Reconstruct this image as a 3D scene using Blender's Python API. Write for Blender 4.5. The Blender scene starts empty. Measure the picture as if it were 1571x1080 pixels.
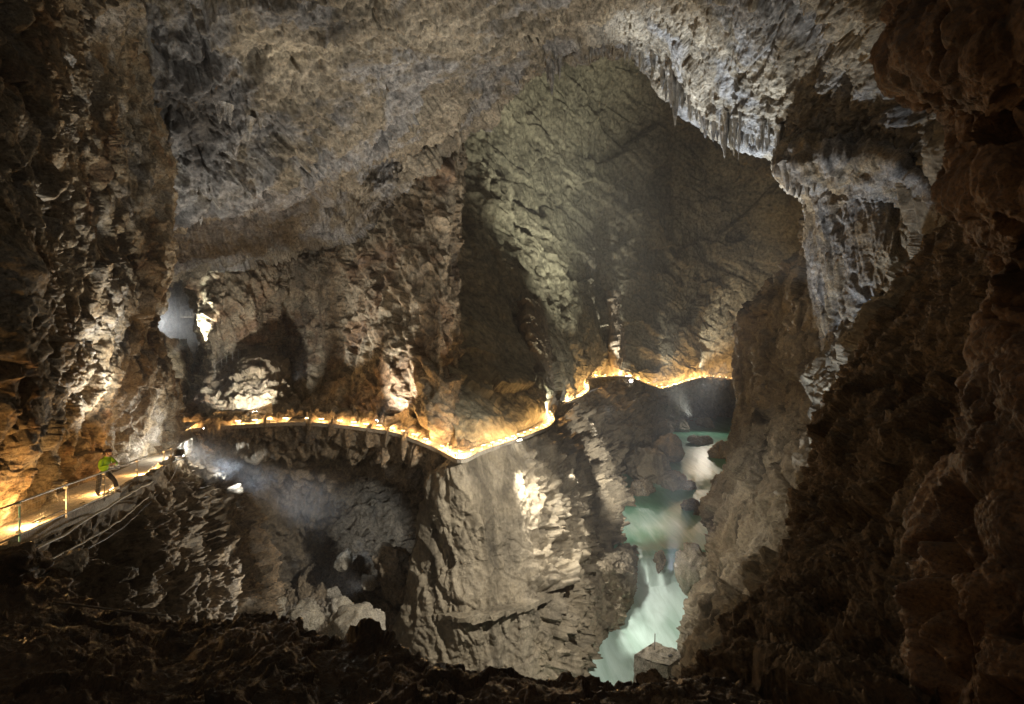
import bpy, math, random
import numpy as np
from mathutils import Vector, Matrix

C = bpy.context.scene.collection
SC = bpy.context.scene
F = 785.0            # focal length in photo pixels (1571 wide): 90 degree lens


def P(u, v, d):
    """World point (metres) seen at photo position u,v at depth d; camera at the origin looks along +Y."""
    return ((u - 785.5) / F * d, d, -(v - 540.0) / F * d)


# ---------------------------------------------------------------- camera
cam_data = bpy.data.cameras.new('camera')
cam_data.sensor_width = 36.0
cam_data.lens = 18.0
cam_data.clip_start = 0.1
cam_data.clip_end = 2000
cam = bpy.data.objects.new('camera', cam_data)
cam.rotation_euler = (math.pi / 2, 0, 0)
C.objects.link(cam)
SC.camera = cam

# ---------------------------------------------------------------- world: a cave, almost no light of its own
w = bpy.data.worlds.new('World')
SC.world = w
w.use_nodes = True
bg = w.node_tree.nodes['Background']
bg.inputs[0].default_value = (1.0, 0.90, 0.74, 1)
bg.inputs[1].default_value = 0.085

SC.view_settings.view_transform = 'Standard'
SC.view_settings.look = 'None'
SC.view_settings.exposure = 0.6
SC.view_settings.gamma = 1.0
cy = SC.cycles
cy.use_denoising = True
cy.max_bounces = 5
cy.diffuse_bounces = 3
cy.glossy_bounces = 2
cy.transmission_bounces = 2
cy.volume_bounces = 0
cy.sample_clamp_indirect = 3.0
cy.caustics_reflective = False
cy.caustics_refractive = False


# ---------------------------------------------------------------- lamps of the cave and added fill spots
def aim(o, target):
    dv = Vector(target) - o.location
    o.rotation_euler = dv.to_track_quat('-Z', 'Y').to_euler()


WARM = (1.0, 0.56, 0.20)
WHITE = (1.0, 0.94, 0.82)
COOL = (0.80, 0.90, 1.0)
GREEN = (1.0, 0.98, 0.80)


def spot(name, pos, target, power, deg, col, blend=0.6, radius=0.15):
    l = bpy.data.lights.new(name, 'SPOT')
    l.energy = power
    l.color = col
    l.spot_size = math.radians(deg)
    l.spot_blend = blend
    l.shadow_soft_size = radius
    o = bpy.data.objects.new(name, l)
    o.location = pos
    aim(o, target)
    C.objects.link(o)
    return o


def lamp(name, pos, power, col, radius=0.08):
    l = bpy.data.lights.new(name, 'POINT')
    l.energy = power
    l.color = col
    l.shadow_soft_size = radius
    o = bpy.data.objects.new(name, l)
    o.location = pos
    C.objects.link(o)
    return o


# general light: out-of-view floodlights inferred from lit rock, plus unseen spots added as fill
spot('flood_roof_left', P(300, 640, 37), P(600, 150, 52), 8000, 110, WHITE, 0.9, 0.5)
spot('fill_roof_right', P(1280, 430, 37), P(480, 185, 44), 17000, 56, WHITE, 1.0, 0.3)  # unseen spot added to rake the roof band and bring out its relief
spot('fill_right_upper', P(1000, 588, 138), P(1195, 470, 74), 60000, 30, WHITE, 0.9, 0.3)  # added to brighten the upper right cliff, no lamp known for it
spot('flood_roof_canyon', P(1015, 960, 50), P(850, 40, 58), 60000, 80, WHITE, 0.9, 0.5)
spot('fill_wall_left', P(245, 690, 25), P(80, 200, 21), 5500, 110, WHITE, 1.0, 0.3)  # added fill for the dim upper left wall
spot('flood_chamber', P(1060, 640, 92), P(810, 205, 132), 170000, 56, GREEN, 1.0, 0.5)
spot('flood_curtain', P(1028, 880, 66), P(1110, 165, 56), 230000, 30, COOL, 0.9, 0.4)
spot('flood_pinnacle', P(1120, 560, 30), P(740, 870, 50), 45000, 75, WHITE, 1.0, 0.4)
spot('fill_right_cliff', P(800, 674, 54.5), P(1120, 880, 52), 8000, 90, WHITE, 0.9, 0.3)  # added spot standing in for light scattered off the river
spot('fill_promontory', P(868, 668, 64), P(925, 895, 60), 9000, 24, WHITE, 0.8, 0.2)  # extra spot added beside the falls light to brighten the promontory
spot('fill_gully', P(560, 900, 34), P(215, 860, 24), 4500, 80, WHITE, 1.0, 0.2)  # added in open air to lift the dark gully
spot('fill_cliff_middle', P(1062, 745, 66), P(905, 710, 92), 22000, 90, WHITE, 0.9, 0.4)  # unseen fill added off the right cliff for the dark middle cliff
spot('fill_cliff', P(935, 625, 106), P(905, 690, 92), 5000, 110, WHITE, 0.8, 0.2)  # added in open air to brighten the cliff under the walkway
spot('fill_viewpoint', (-6.5, 0.5, -1.0), P(1500, 420, 9), 170, 90, WARM, 0.9, 0.1)  # warm fill added near the camera to give the flowstone relief
# white floodlights seen on the walkways, with unseen lamps and added spots between them
spot('floodlight_corner', P(288, 692, 30.6), P(492, 785, 50), 24000, 22, COOL, 0.85)
lamp('floodlight_corner_spill', P(281, 684, 33.4), 800, WHITE, 0.15)
spot('floodlight_beam', P(314, 658, 51), P(370, 692, 55), 1800, 24, COOL, 0.6)
spot('floodlight_mound', P(391, 624, 56.2), P(376, 570, 64.5), 11000, 76, WHITE, 0.6)
spot('fill_buttress', P(450, 585, 62), P(590, 420, 72), 7000, 80, WHITE, 0.8, 0.2)  # unseen spot added in the recess to brighten the buttress
spot('fill_drapery', P(1060, 850, 47), P(1320, 380, 42), 18000, 46, COOL, 0.9, 0.3)  # unseen spot added to brighten the drapery wall
spot('floodlight_niche', P(581, 643, 55), P(618, 595, 60), 9000, 56, WHITE, 0.6)
spot('floodlight_fin', P(846, 641, 75), P(816, 520, 88), 14000, 50, GREEN, 0.6)
spot('floodlight_pinnacle', P(806, 690, 52.5), P(845, 800, 55), 9000, 80, WHITE, 0.7)
spot('floodlight_column', P(964, 579, 139), P(938, 450, 148), 26000, 40, WHITE, 0.5)
spot('floodlight_river', P(968, 586, 143), P(1008, 795, 92), 9000, 13, WHITE, 1.0)
spot('floodlight_falls', P(868, 668, 64), P(1025, 950, 62), 6500, 50, WHITE, 0.8)
spot('floodlight_pool', P(1080, 586, 174), P(1085, 665, 160), 7000, 100, WHITE, 0.8)
spot('floodlight_alcove', P(1037, 590, 148), P(1045, 540, 158), 7000, 60, WHITE, 0.5)
spot('fill_drapes_far', P(1083, 582, 175), P(1090, 530, 184), 15000, 60, WHITE, 0.7)  # extra spot added close to the far drapes to brighten them
lamp('passage_light', P(232, 490, 102), 6000, (1.0, 0.97, 0.9), 1.5)
spot('passage_column_light', P(262, 545, 70), P(335, 480, 75), 32000, 50, GREEN, 0.8, 0.2)

# ---------------------------------------------------------------- noise (numpy)
def _h(ix, iy, iz, s):
    h = (ix * np.int64(73856093)) ^ (iy * np.int64(19349663)) ^ (iz * np.int64(83492791)) ^ np.int64(s * 2654435761 % 2147483647)
    h = (h ^ (h >> 13)) * np.int64(1274126177) & np.int64(0x7fffffff)
    h = (h ^ (h >> 15)) * np.int64(668265263) & np.int64(0x7fffffff)
    return ((h ^ (h >> 12)) & np.int64(0xffff)).astype(np.float32) / 65535.0


def vnoise(p, s=0):
    """smooth value noise in -1..1"""
    f = np.floor(p)
    t = (p - f).astype(np.float32)
    i = f.astype(np.int64)
    t = t * t * t * (t * (t * 6 - 15) + 10)
    x0, y0, z0 = i[:, 0], i[:, 1], i[:, 2]
    r = 0
    for dx in (0, 1):
        wx = t[:, 0] if dx else 1 - t[:, 0]
        for dy in (0, 1):
            wy = t[:, 1] if dy else 1 - t[:, 1]
            for dz in (0, 1):
                wz = t[:, 2] if dz else 1 - t[:, 2]
                r = r + wx * wy * wz * _h(x0 + dx, y0 + dy, z0 + dz, s)
    return r * 2 - 1


ROT = np.array([[0.36, 0.48, -0.8], [-0.8, 0.6, 0.0], [0.48, 0.64, 0.6]])


def fbm(p, octs, gain=0.5, s=0, ridged=False):
    a, tot, r = 1.0, 0.0, 0
    q = np.asarray(p, dtype=np.float64)
    for o in range(octs):
        n = vnoise(q, s + o * 17)
        if ridged:
            n = 1 - 2 * np.abs(n)
        r = r + a * n
        tot += a
        a *= gain
        q = q @ ROT.T * 2.03 + 11.7
    return r / tot


def cells(p, s=0):
    """nearest and second nearest feature distance, and per-cell tilted-plane height"""
    f = np.floor(p).astype(np.int64)
    n = len(p)
    d1 = np.full(n, 9.0, np.float32)
    d2 = np.full(n, 9.0, np.float32)
    hh = np.zeros(n, np.float32)
    for dx in (-1, 0, 1):
        for dy in (-1, 0, 1):
            for dz in (-1, 0, 1):
                cx, cyy, cz = f[:, 0] + dx, f[:, 1] + dy, f[:, 2] + dz
                ax = (cx + _h(cx, cyy, cz, s + 1) - p[:, 0]).astype(np.float32)
                ay = (cyy + _h(cx, cyy, cz, s + 2) - p[:, 1]).astype(np.float32)
                az = (cz + _h(cx, cyy, cz, s + 3) - p[:, 2]).astype(np.float32)
                d = ax * ax + ay * ay + az * az
                m = d < d1
                d2 = np.where(m, d1, np.minimum(d2, d))
                if m.any():
                    g1 = _h(cx[m], cyy[m], cz[m], s + 4) * 2 - 1
                    g2 = _h(cx[m], cyy[m], cz[m], s + 5) * 2 - 1
                    g3 = _h(cx[m], cyy[m], cz[m], s + 6) * 2 - 1
                    g0 = _h(cx[m], cyy[m], cz[m], s + 7) * 2 - 1
                    hh[m] = g0 * 0.6 + ax[m] * g1 + ay[m] * g2 + az[m] * g3
                d1 = np.where(m, d, d1)
    return np.sqrt(d1), np.sqrt(d2), hh


def rotm(ax, ay, az):
    return np.array(Matrix.Rotation(ax, 3, 'X') @ Matrix.Rotation(ay, 3, 'Y') @ Matrix.Rotation(az, 3, 'Z'))


def rock_height(p, spec, s):
    """sum of displacement terms at world points p"""
    h = np.zeros(len(p), np.float32)
    for k, t in enumerate(spec):
        kind, L, amp = t[0], t[1], t[2]
        o = t[3] if len(t) > 3 else {}
        q = p.astype(np.float64)
        if 'rot' in o:
            q = q @ rotm(*o['rot']).T
        st = np.array(o.get('st', (1, 1, 1)), float)
        q = q / (L * st)
        sd = s + k * 101
        if kind != 'fbm' and o.get('warp', 0.42):
            wv = o.get('warp', 0.42)
            q = q + wv * np.stack([vnoise(q * 1.7, sd + 51), vnoise(q * 1.7, sd + 52), vnoise(q * 1.7, sd + 53)], 1)
        if kind == 'fbm':
            n = fbm(q, o.get('oct', 6), o.get('gain', 0.5), sd)
        elif kind == 'ridge':
            n = fbm(q, o.get('oct', 5), o.get('gain', 0.5), sd, True)
        elif kind == 'facet':
            d1, d2, hh = cells(q, sd)
            n = hh - 0.5 * np.exp(-((d2 - d1) / 0.06) ** 2) * o.get('crack', 0.22)
        elif kind == 'knob':
            d1, d2, hh = cells(q, sd)
            n = 0.9 - d1 * d1 * 1.6
        elif kind == 'pock':
            nn_ = fbm(q, 3, 0.55, sd)
            n = -np.clip((nn_ - 0.18) / 0.22, 0, 1)
        elif kind == 'crag':
            # sharp-edged crags: ridged noise warped by itself
            w1 = fbm(q * 0.6 + 4.1, 3, 0.5, sd + 31)
            n = fbm(q + 0.55 * w1[:, None], 5, 0.58, sd, True)
        elif kind == 'flute':
            n = 1 - 2 * np.abs(fbm(q, o.get('oct', 2), 0.5, sd))
        elif kind == 'step':
            n = fbm(q, 3, 0.5, sd) * 2.5
            fl = np.floor(n)
            n = fl + np.clip((n - fl - 0.35) / 0.3, 0, 1) - n * 0.6
        if 'where' in o:
            n = n * o['where'](p).astype(np.float32)
        if 'mask' in o:
            n = n * np.clip(fbm(p / o['mask'], 2, 0.5, sd + 7) * 2.2 + 0.5, 0, 1)
        h += amp * n.astype(np.float32)
    return h


# ---------------------------------------------------------------- mesh from grids
def grid_mesh(name, V, nr, nc, flip=False):
    idx = np.arange(nr * nc, dtype=np.int32).reshape(nr, nc)
    q = np.stack([idx[:-1, :-1], idx[:-1, 1:], idx[1:, 1:], idx[1:, :-1]], -1).reshape(-1, 4)
    if flip:
        q = q[:, ::-1]
    me = bpy.data.meshes.new(name)
    me.vertices.add(len(V))
    me.vertices.foreach_set('co', np.ascontiguousarray(V, np.float32).ravel())
    me.loops.add(q.size)
    me.loops.foreach_set('vertex_index', np.ascontiguousarray(q).ravel())
    me.polygons.add(len(q))
    me.polygons.foreach_set('loop_start', np.arange(0, q.size, 4, dtype=np.int32))
    me.polygons.foreach_set('use_smooth', np.ones(len(q), bool))
    me.update(calc_edges=True)
    me.validate()
    return me


def cat(G, n_per):
    """Catmull-Rom along axis 0; n_per[i] samples in interval i"""
    G = np.asarray(G, float)
    E = np.concatenate([2 * G[:1] - G[1:2], G, 2 * G[-1:] - G[-2:-1]], 0)
    out = []
    for i, n in enumerate(n_per):
        t = (np.arange(n) / n).reshape((-1,) + (1,) * (G.ndim - 1))
        a, b, c, d = E[i], E[i + 1], E[i + 2], E[i + 3]
        m1, m2 = (c - a) / 2, (d - b) / 2
        t2, t3 = t * t, t * t * t
        out.append((2 * t3 - 3 * t2 + 1) * b + (t3 - 2 * t2 + t) * m1 + (-2 * t3 + 3 * t2) * c + (t3 - t2) * m2)
    out.append(G[-1:])
    return np.concatenate(out, 0)


QUAL = 0.72


def structure(o, label=None, cat_=None):
    o['kind'] = 'structure'
    if label:
        o['label'] = label
    if cat_:
        o['category'] = cat_
    return o


def smooth_line(pts, step):
    W = np.array([P(*p) for p in pts])
    n = [max(2, int(np.linalg.norm(W[i + 1] - W[i]) / step)) for i in range(len(W) - 1)]
    return cat(W, n)


near_pts = [(-170, 915, 11.2), (-60, 868, 12.7), (0, 842, 13.7), (32, 826, 14.2), (104, 792, 16.6), (162, 766, 19.2), (212, 739, 23.2), (253, 719, 28), (282, 702, 33.2), (298, 692, 37), (302, 684, 41), (300, 672, 46), (292, 660, 51)]
near_line = smooth_line(near_pts, 0.5)
far_pts = [(284, 661, 52), (296, 657, 53.5), (330, 654, 54.6), (390, 650, 54.9), (460, 647, 55.6), (520, 651, 55.6), (560, 656, 55.2), (600, 662, 54.4), (640, 675, 52.6), (668, 687, 51.2), (680, 693, 50), (690, 699, 48.4), (701, 703.5, 47), (714, 703, 47), (724, 699, 48.2), (733, 694, 49.6),
           (745, 689, 51.2), (790, 674, 57.4), (820, 663, 63.4), (843, 653, 69.4), (851, 643, 76), (846, 634, 81.5), (853, 626, 88), (872, 616, 98), (893, 607, 111), (904, 598, 123), (902, 589, 131), (893, 582, 136.5), (920, 578, 141), (950, 576, 145),
           (966, 578, 146.5), (985, 585, 148.5), (1005, 593, 150), (1016, 595, 151.5), (1035, 591, 157), (1052, 585, 169), (1070, 580, 178), (1085, 578, 180.5), (1110, 580, 184), (1140, 582, 187), (1180, 583, 190)]
far_line = smooth_line(far_pts, 0.7)


def calm_factor(V):
    """rock relief dies away next to the walkways, where the ledge was cut flat"""
    f = np.ones(len(V))
    for L, r in ((near_line[::3], 2.0), (far_line[::3], 1.7)):
        for k in range(0, len(V), 20000):
            c = V[k:k + 20000]
            if c[:, 1].max() < L[:, 1].min() - r or c[:, 1].min() > L[:, 1].max() + r:
                continue
            d = np.sqrt(((c[:, None, :] - L[None, :, :]) ** 2).sum(-1).min(1))
            rr = r * (1 + c[:, 1] / 160.0)
            f[k:k + 20000] = np.minimum(f[k:k + 20000], 0.25 + 0.75 * np.clip((d - rr * 0.35) / (rr * 0.65), 0, 1))
    return f


def rock_patch(name, rows, spec, mat, seed=1, q=1.0, flip_to=(0, 0, 0), clip=900, calm=False, post=None, world=0):
    """A rock surface through control points (rows of u,v,d), thickened by 3D rock relief."""
    K = np.array(rows, float)
    W = K.copy() if world else np.stack([(K[..., 0] - 785.5) / F * K[..., 2], K[..., 2], -(K[..., 1] - 540) / F * K[..., 2]], -1)

    def counts(axis):
        dp = np.linalg.norm(np.diff(K[..., :2], axis=axis), axis=-1)
        dw = np.linalg.norm(np.diff(W, axis=axis), axis=-1)
        dm = np.minimum(np.take(K[..., 2], range(K.shape[axis] - 1), axis), np.take(K[..., 2], range(1, K.shape[axis]), axis))
        eff = np.maximum(dp, dw / dm * F * 0.35)
        m = eff.max(axis=1 - axis) * 0.5 + eff.mean(axis=1 - axis) * 0.5
        return [int(max(4, min(clip, x) * QUAL * q)) for x in m]
    if world:            # rows already in metres, few samples: rock beside and behind the camera
        G = cat(W, [world] * (K.shape[0] - 1))
        G = np.swapaxes(cat(np.swapaxes(G, 0, 1), [world] * (K.shape[1] - 1)), 0, 1)
    else:
        G = cat(W, counts(0))
        G = np.swapaxes(cat(np.swapaxes(G, 0, 1), counts(1)), 0, 1)
    nr, nc = G.shape[:2]
    du = np.gradient(G, axis=1)
    dv = np.gradient(G, axis=0)
    N = np.cross(du, dv)
    N /= np.linalg.norm(N, axis=-1, keepdims=True) + 1e-9
    V = G.reshape(-1, 3)
    N = N.reshape(-1, 3)
    toc = np.array(flip_to) - V
    sgn = np.sign((N * toc).sum(1).mean())
    N = N * sgn
    h = rock_height(V, spec, seed)
    if calm:
        h = h * calm_factor(V)
    if post:
        h = h * post(V)
    V2 = V + N * h[:, None]
    me = grid_mesh(name, V2, nr, nc, flip=sgn > 0)
    me.materials.append(mat)
    o = bpy.data.objects.new(name, me)
    C.objects.link(o)
    structure(o)
    return o


# ---------------------------------------------------------------- materials
def rock_mat(name, cols, L=8.0, bump=0.4, streak=0.5, rough=0.85, stain=(0.02, 0.018, 0.015), stain_amt=0.5, spec=0.25, fine=0.25):
    m = bpy.data.materials.new(name)
    m.use_nodes = True
    nt = m.node_tree
    N, Lk = nt.nodes, nt.links
    b = N['Principled BSDF']
    geo = N.new('ShaderNodeNewGeometry')

    def noise(scale, detail, rgh, stretch=None, dist=0.0):
        t = N.new('ShaderNodeTexNoise')
        t.inputs['Scale'].default_value = scale
        t.inputs['Detail'].default_value = detail
        t.inputs['Roughness'].default_value = rgh
        t.inputs['Distortion'].default_value = dist
        if stretch:
            mp = N.new('ShaderNodeMapping')
            mp.inputs['Scale'].default_value = stretch
            Lk.new(geo.outputs['Position'], mp.inputs['Vector'])
            Lk.new(mp.outputs[0], t.inputs['Vector'])
        else:
            Lk.new(geo.outputs['Position'], t.inputs['Vector'])
        return t

    def ramp(src, pts):
        r = N.new('ShaderNodeValToRGB')
        e = r.color_ramp.elements
        while len(e) < len(pts):
            e.new(0.5)
        for k, (p, c) in enumerate(pts):
            e[k].position = p
            e[k].color = (*c, 1) if len(c) == 3 else c
        Lk.new(src, r.inputs[0])
        return r

    def mix(fac, a, c, mode='MIX'):
        x = N.new('ShaderNodeMix')
        x.data_type = 'RGBA'
        x.blend_type = mode
        if isinstance(fac, float):
            x.inputs[0].default_value = fac
        else:
            Lk.new(fac, x.inputs[0])
        for k, y in ((6, a), (7, c)):
            if isinstance(y, tuple):
                x.inputs[k].default_value = (*y, 1)
            else:
                Lk.new(y, x.inputs[k])
        return x.outputs[2]
    n = len(cols)
    n1 = noise(1.0 / L, 9, 0.66, None, 0.6)
    base = ramp(n1.outputs[0], [(0.30 + 0.40 * k / max(1, n - 1), c) for k, c in enumerate(cols)]).outputs[0]
    n2 = noise(5.0 / L, 8, 0.72)
    v2 = ramp(n2.outputs[0], [(0.25, (0.55, 0.54, 0.52)), (0.75, (1.35, 1.35, 1.35))]).outputs[0]
    col = mix(0.8, base, v2, 'MULTIPLY')
    if streak:
        n3 = noise(3.0 / L, 6, 0.6, (1.0, 1.0, 0.12), 0.3)
        f3 = ramp(n3.outputs[0], [(0.50, (0, 0, 0)), (0.66, (streak,) * 3)]).outputs[0]
        col = mix(f3, col, tuple(x * 0.35 for x in cols[0]))
    n4 = noise(2.2 / L, 10, 0.75, None, 1.2)
    f4 = ramp(n4.outputs[0], [(0.54, (0, 0, 0)), (0.66, (stain_amt,) * 3)]).outputs[0]
    col = mix(f4, col, stain)
    Lk.new(col, b.inputs['Base Color'])
    n5 = noise(30.0 / L, 10, 0.7)
    v5 = ramp(n5.outputs[0], [(0.34, (1 - fine * 2.6,) * 3), (0.50, (1.0, 1.0, 1.0)), (0.66, (1 + fine * 2.2,) * 3)]).outputs[0]
    col = mix(1.0, col, v5, 'MULTIPLY')
    Lk.new(col, b.inputs['Base Color'])
    rr = ramp(n5.outputs[0], [(0.35, (rough - 0.25,) * 3), (0.65, (min(1, rough + 0.1),) * 3)]).outputs[0]
    Lk.new(rr, b.inputs['Roughness'])
    b.inputs['Specular IOR Level'].default_value = spec
    bp = N.new('ShaderNodeBump')
    bp.inputs['Strength'].default_value = bump
    bp.inputs['Distance'].default_value = L * 0.06
    Lk.new(n5.outputs[0], bp.inputs['Height'])
    bp2 = N.new('ShaderNodeBump')
    bp2.inputs['Strength'].default_value = bump * 0.8
    bp2.inputs['Distance'].default_value = L * 0.2
    Lk.new(n2.outputs[0], bp2.inputs['Height'])
    Lk.new(bp2.outputs[0], bp.inputs['Normal'])
    Lk.new(bp.outputs[0], b.inputs['Normal'])
    return m


def plain(name, col, rough=0.6, metal=0.0, emit=None, estr=0.0, spec=0.4, var=0.25, scale=20.0):
    m = bpy.data.materials.new(name)
    m.use_nodes = True
    nt = m.node_tree
    b = nt.nodes['Principled BSDF']
    t = nt.nodes.new('ShaderNodeTexNoise')
    t.inputs['Scale'].default_value = scale
    t.inputs['Detail'].default_value = 5
    g = nt.nodes.new('ShaderNodeNewGeometry')
    nt.links.new(g.outputs['Position'], t.inputs['Vector'])
    r = nt.nodes.new('ShaderNodeValToRGB')
    r.color_ramp.elements[0].position = 0.3
    r.color_ramp.elements[1].position = 0.7
    r.color_ramp.elements[0].color = (*[c * (1 - var) for c in col], 1)
    r.color_ramp.elements[1].color = (*[min(1, c * (1 + var)) for c in col], 1)
    nt.links.new(t.outputs[0], r.inputs[0])
    nt.links.new(r.outputs[0], b.inputs['Base Color'])
    b.inputs['Roughness'].default_value = rough
    b.inputs['Metallic'].default_value = metal
    b.inputs['Specular IOR Level'].default_value = spec
    if emit:
        b.inputs['Emission Color'].default_value = (*emit, 1)
        b.inputs['Emission Strength'].default_value = estr
    return m


BEIGE = (0.34, 0.30, 0.23)
TAN = (0.28, 0.22, 0.15)
GREY = (0.25, 0.248, 0.248)
DGREY = (0.105, 0.104, 0.106)
BROWN = (0.17, 0.095, 0.042)
DBROWN = (0.08, 0.045, 0.022)
RUST = (0.22, 0.11, 0.04)
PALE = (0.46, 0.42, 0.34)
M_CEIL = rock_mat('ceiling rock', [(0.09, 0.085, 0.08), DGREY, GREY, (0.19, 0.165, 0.125), (0.29, 0.26, 0.21), BEIGE, PALE], 11, 0.5, 0.35, stain_amt=0.7)
M_LEFT = rock_mat('left wall rock', [DBROWN, (0.16, 0.10, 0.055), (0.2, 0.15, 0.09), (0.25, 0.21, 0.15), (0.28, 0.26, 0.23), (0.42, 0.40, 0.36)], 3.5, 0.6, 0.5, stain_amt=0.75)
M_FAR = rock_mat('far chamber rock', [(0.2, 0.18, 0.13), (0.27, 0.25, 0.18), (0.33, 0.30, 0.22)], 30, 0.4, 0.45, stain_amt=0.4)
M_BUTT = rock_mat('buttress rock', [DGREY, TAN, BEIGE, (0.24, 0.16, 0.1), GREY], 12, 0.5, 0.6, stain_amt=0.6)
M_CLIFF = rock_mat('cliff rock', [(0.18, 0.15, 0.11), (0.27, 0.23, 0.17), (0.24, 0.20, 0.14), (0.33, 0.29, 0.22)], 9, 0.45, 0.75, stain_amt=0.5, fine=0.10)
M_RAVINE = rock_mat('ravine rock', [DGREY, (0.2, 0.16, 0.11), TAN, (0.3, 0.28, 0.25)], 9, 0.5, 0.4, stain_amt=0.5)
M_RIGHT = rock_mat('right cliff rock', [(0.15, 0.13, 0.10), (0.25, 0.21, 0.15), (0.31, 0.27, 0.2), (0.27, 0.24, 0.19)], 8, 0.45, 0.9, stain_amt=0.65, fine=0.14)
M_DRAPE = rock_mat('drapery rock', [DGREY, GREY, (0.26, 0.21, 0.14), BEIGE], 5, 0.5, 0.8, stain_amt=0.7)
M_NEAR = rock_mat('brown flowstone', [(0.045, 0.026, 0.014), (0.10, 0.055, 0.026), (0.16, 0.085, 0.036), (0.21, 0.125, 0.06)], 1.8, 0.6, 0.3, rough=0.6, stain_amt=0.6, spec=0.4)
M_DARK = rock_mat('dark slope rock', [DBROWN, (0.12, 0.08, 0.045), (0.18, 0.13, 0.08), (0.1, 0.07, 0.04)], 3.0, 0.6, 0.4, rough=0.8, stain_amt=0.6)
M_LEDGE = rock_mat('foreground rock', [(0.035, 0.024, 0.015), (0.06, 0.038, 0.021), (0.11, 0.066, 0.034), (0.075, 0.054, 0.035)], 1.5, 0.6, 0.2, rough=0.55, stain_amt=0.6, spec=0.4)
M_STAL = rock_mat('stalactite rock', [DGREY, GREY, (0.36, 0.35, 0.33), (0.28, 0.25, 0.2), PALE], 2.0, 0.4, 0.5, stain_amt=0.3)
M_BOULD = rock_mat('boulder rock', [(0.2, 0.18, 0.15), (0.3, 0.27, 0.22), BEIGE, (0.4, 0.37, 0.31)], 3.0, 0.5, 0.0, stain_amt=0.3)

# ================================================================ the cave itself
# ---- ceiling: each entry is one line of points from above the camera to the far edge and up behind it
ceil_cols = [
    [(-250, -330, 20), (-80, -60, 26), (40, 120, 33), (110, 330, 42), (150, 440, 72), (150, 300, 90)],
    [(0, -330, 20), (120, -60, 27), (190, 130, 34), (250, 335, 42), (256, 425, 75), (262, 300, 95)],
    [(200, -330, 20), (290, -60, 28), (330, 130, 36), (400, 297, 46), (400, 402, 84), (400, 250, 105)],
    [(350, -330, 21), (420, -60, 29), (450, 110, 38), (500, 245, 50), (485, 380, 82), (490, 200, 105)],
    [(500, -330, 22), (550, -60, 30), (580, 90, 41), (590, 212, 55), (575, 318, 72), (600, 150, 100)],
    [(650, -330, 23), (680, -60, 32), (680, 80, 44), (668, 187, 60), (650, 237, 68), (690, 60, 95)],
    [(780, -330, 24), (790, -60, 34), (770, 60, 47), (735, 150, 63), (726, 168, 70), (760, 0, 92)],
    [(900, -330, 25), (880, -60, 36), (860, 20, 50), (825, 88, 66), (830, 98, 73), (850, -60, 92)],
    [(1000, -330, 26), (970, -60, 38), (955, 0, 52), (945, 48, 65), (952, 58, 72), (965, -100, 90)],
    [(1100, -330, 25), (1070, -60, 37), (1050, 50, 48), (1040, 135, 59), (1048, 145, 65), (1090, 0, 85)],
    [(1200, -330, 24), (1160, -60, 35), (1130, 80, 46), (1110, 192, 55), (1120, 200, 61), (1180, 60, 80)],
    [(1320, -330, 22), (1270, -60, 32), (1230, 100, 42), (1205, 222, 49), (1215, 232, 56), (1290, 120, 75)],
    [(1500, -330, 19), (1420, -60, 27), (1360, 110, 36), (1320, 245, 42), (1340, 262, 50), (1400, 200, 70)],
    [(1750, -330, 14), (1620, -60, 20), (1520, 130, 28), (1450, 280, 36), (1450, 320, 46), (1460, 250, 60)],
]
# a recess just behind the lip of the roof, from the side passage up to the crown of the arch
for j, c in enumerate(ceil_cols):
    a, b = c[3], c[4]
    if 1 <= j <= 6:
        k = 1.0 if j < 5 else 0.55
        c.insert(4, (a[0] * .8 + b[0] * .2, a[1] + 5, a[2] + 9 * k))
    else:
        c.insert(4, tuple(0.6 * x + 0.4 * y for x, y in zip(a, b)))
ceil_rows = list(map(list, zip(*ceil_cols)))
rock_patch('cave_ceiling', ceil_rows, [
    ('fbm', 18, 2.2), ('step', 6.0, 0.6, {'rot': (0.2, 0.55, 0.0), 'st': (4, 3, 0.8)}), ('facet', 8, 1.25, {'rot': (0.3, 0.5, 0.2), 'st': (2.4, 1, 0.6), 'crack': .5}), ('facet', 3.0, 0.42, {'rot': (0.3, 0.5, 0.2), 'st': (2.4, 1, 0.6), 'crack': .5}),
    ('step', 2.2, 0.12, {'rot': (0.2, 0.5, 0.1), 'st': (4, 3, 0.8), 'mask': 12}),
    ('flute', 1.5, 0.8, {'st': (1, 1, 5), 'mask': 13, 'oct': 3}), ('crag', 3.4, 0.8, {'rot': (0.3, 0.5, 0.2), 'st': (2.2, 1, 0.9), 'mask': 11}),
    ('pock', 2.2, 0.7, {'mask': 10}), ('pock', 0.8, 0.4, {'mask': 7}), ('knob', 0.7, 0.30, {'mask': 8, 'st': (1, 1, 1.8)}), ('crag', 2.6, 0.5, {'rot': (0.3, 0.5, 0.2), 'st': (1.6, 1, 0.8)}), ('crag', 0.9, 0.26), ('fbm', 0.8, 0.24, {'gain': .7})],
    M_CEIL, 11, post=lambda V: 1 - 0.55 * np.clip((V[:, 0] / V[:, 1] * F + 785 - 900) / 80, 0, 1) * np.clip((V[:, 1] - 40) / 12, 0, 1))

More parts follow.
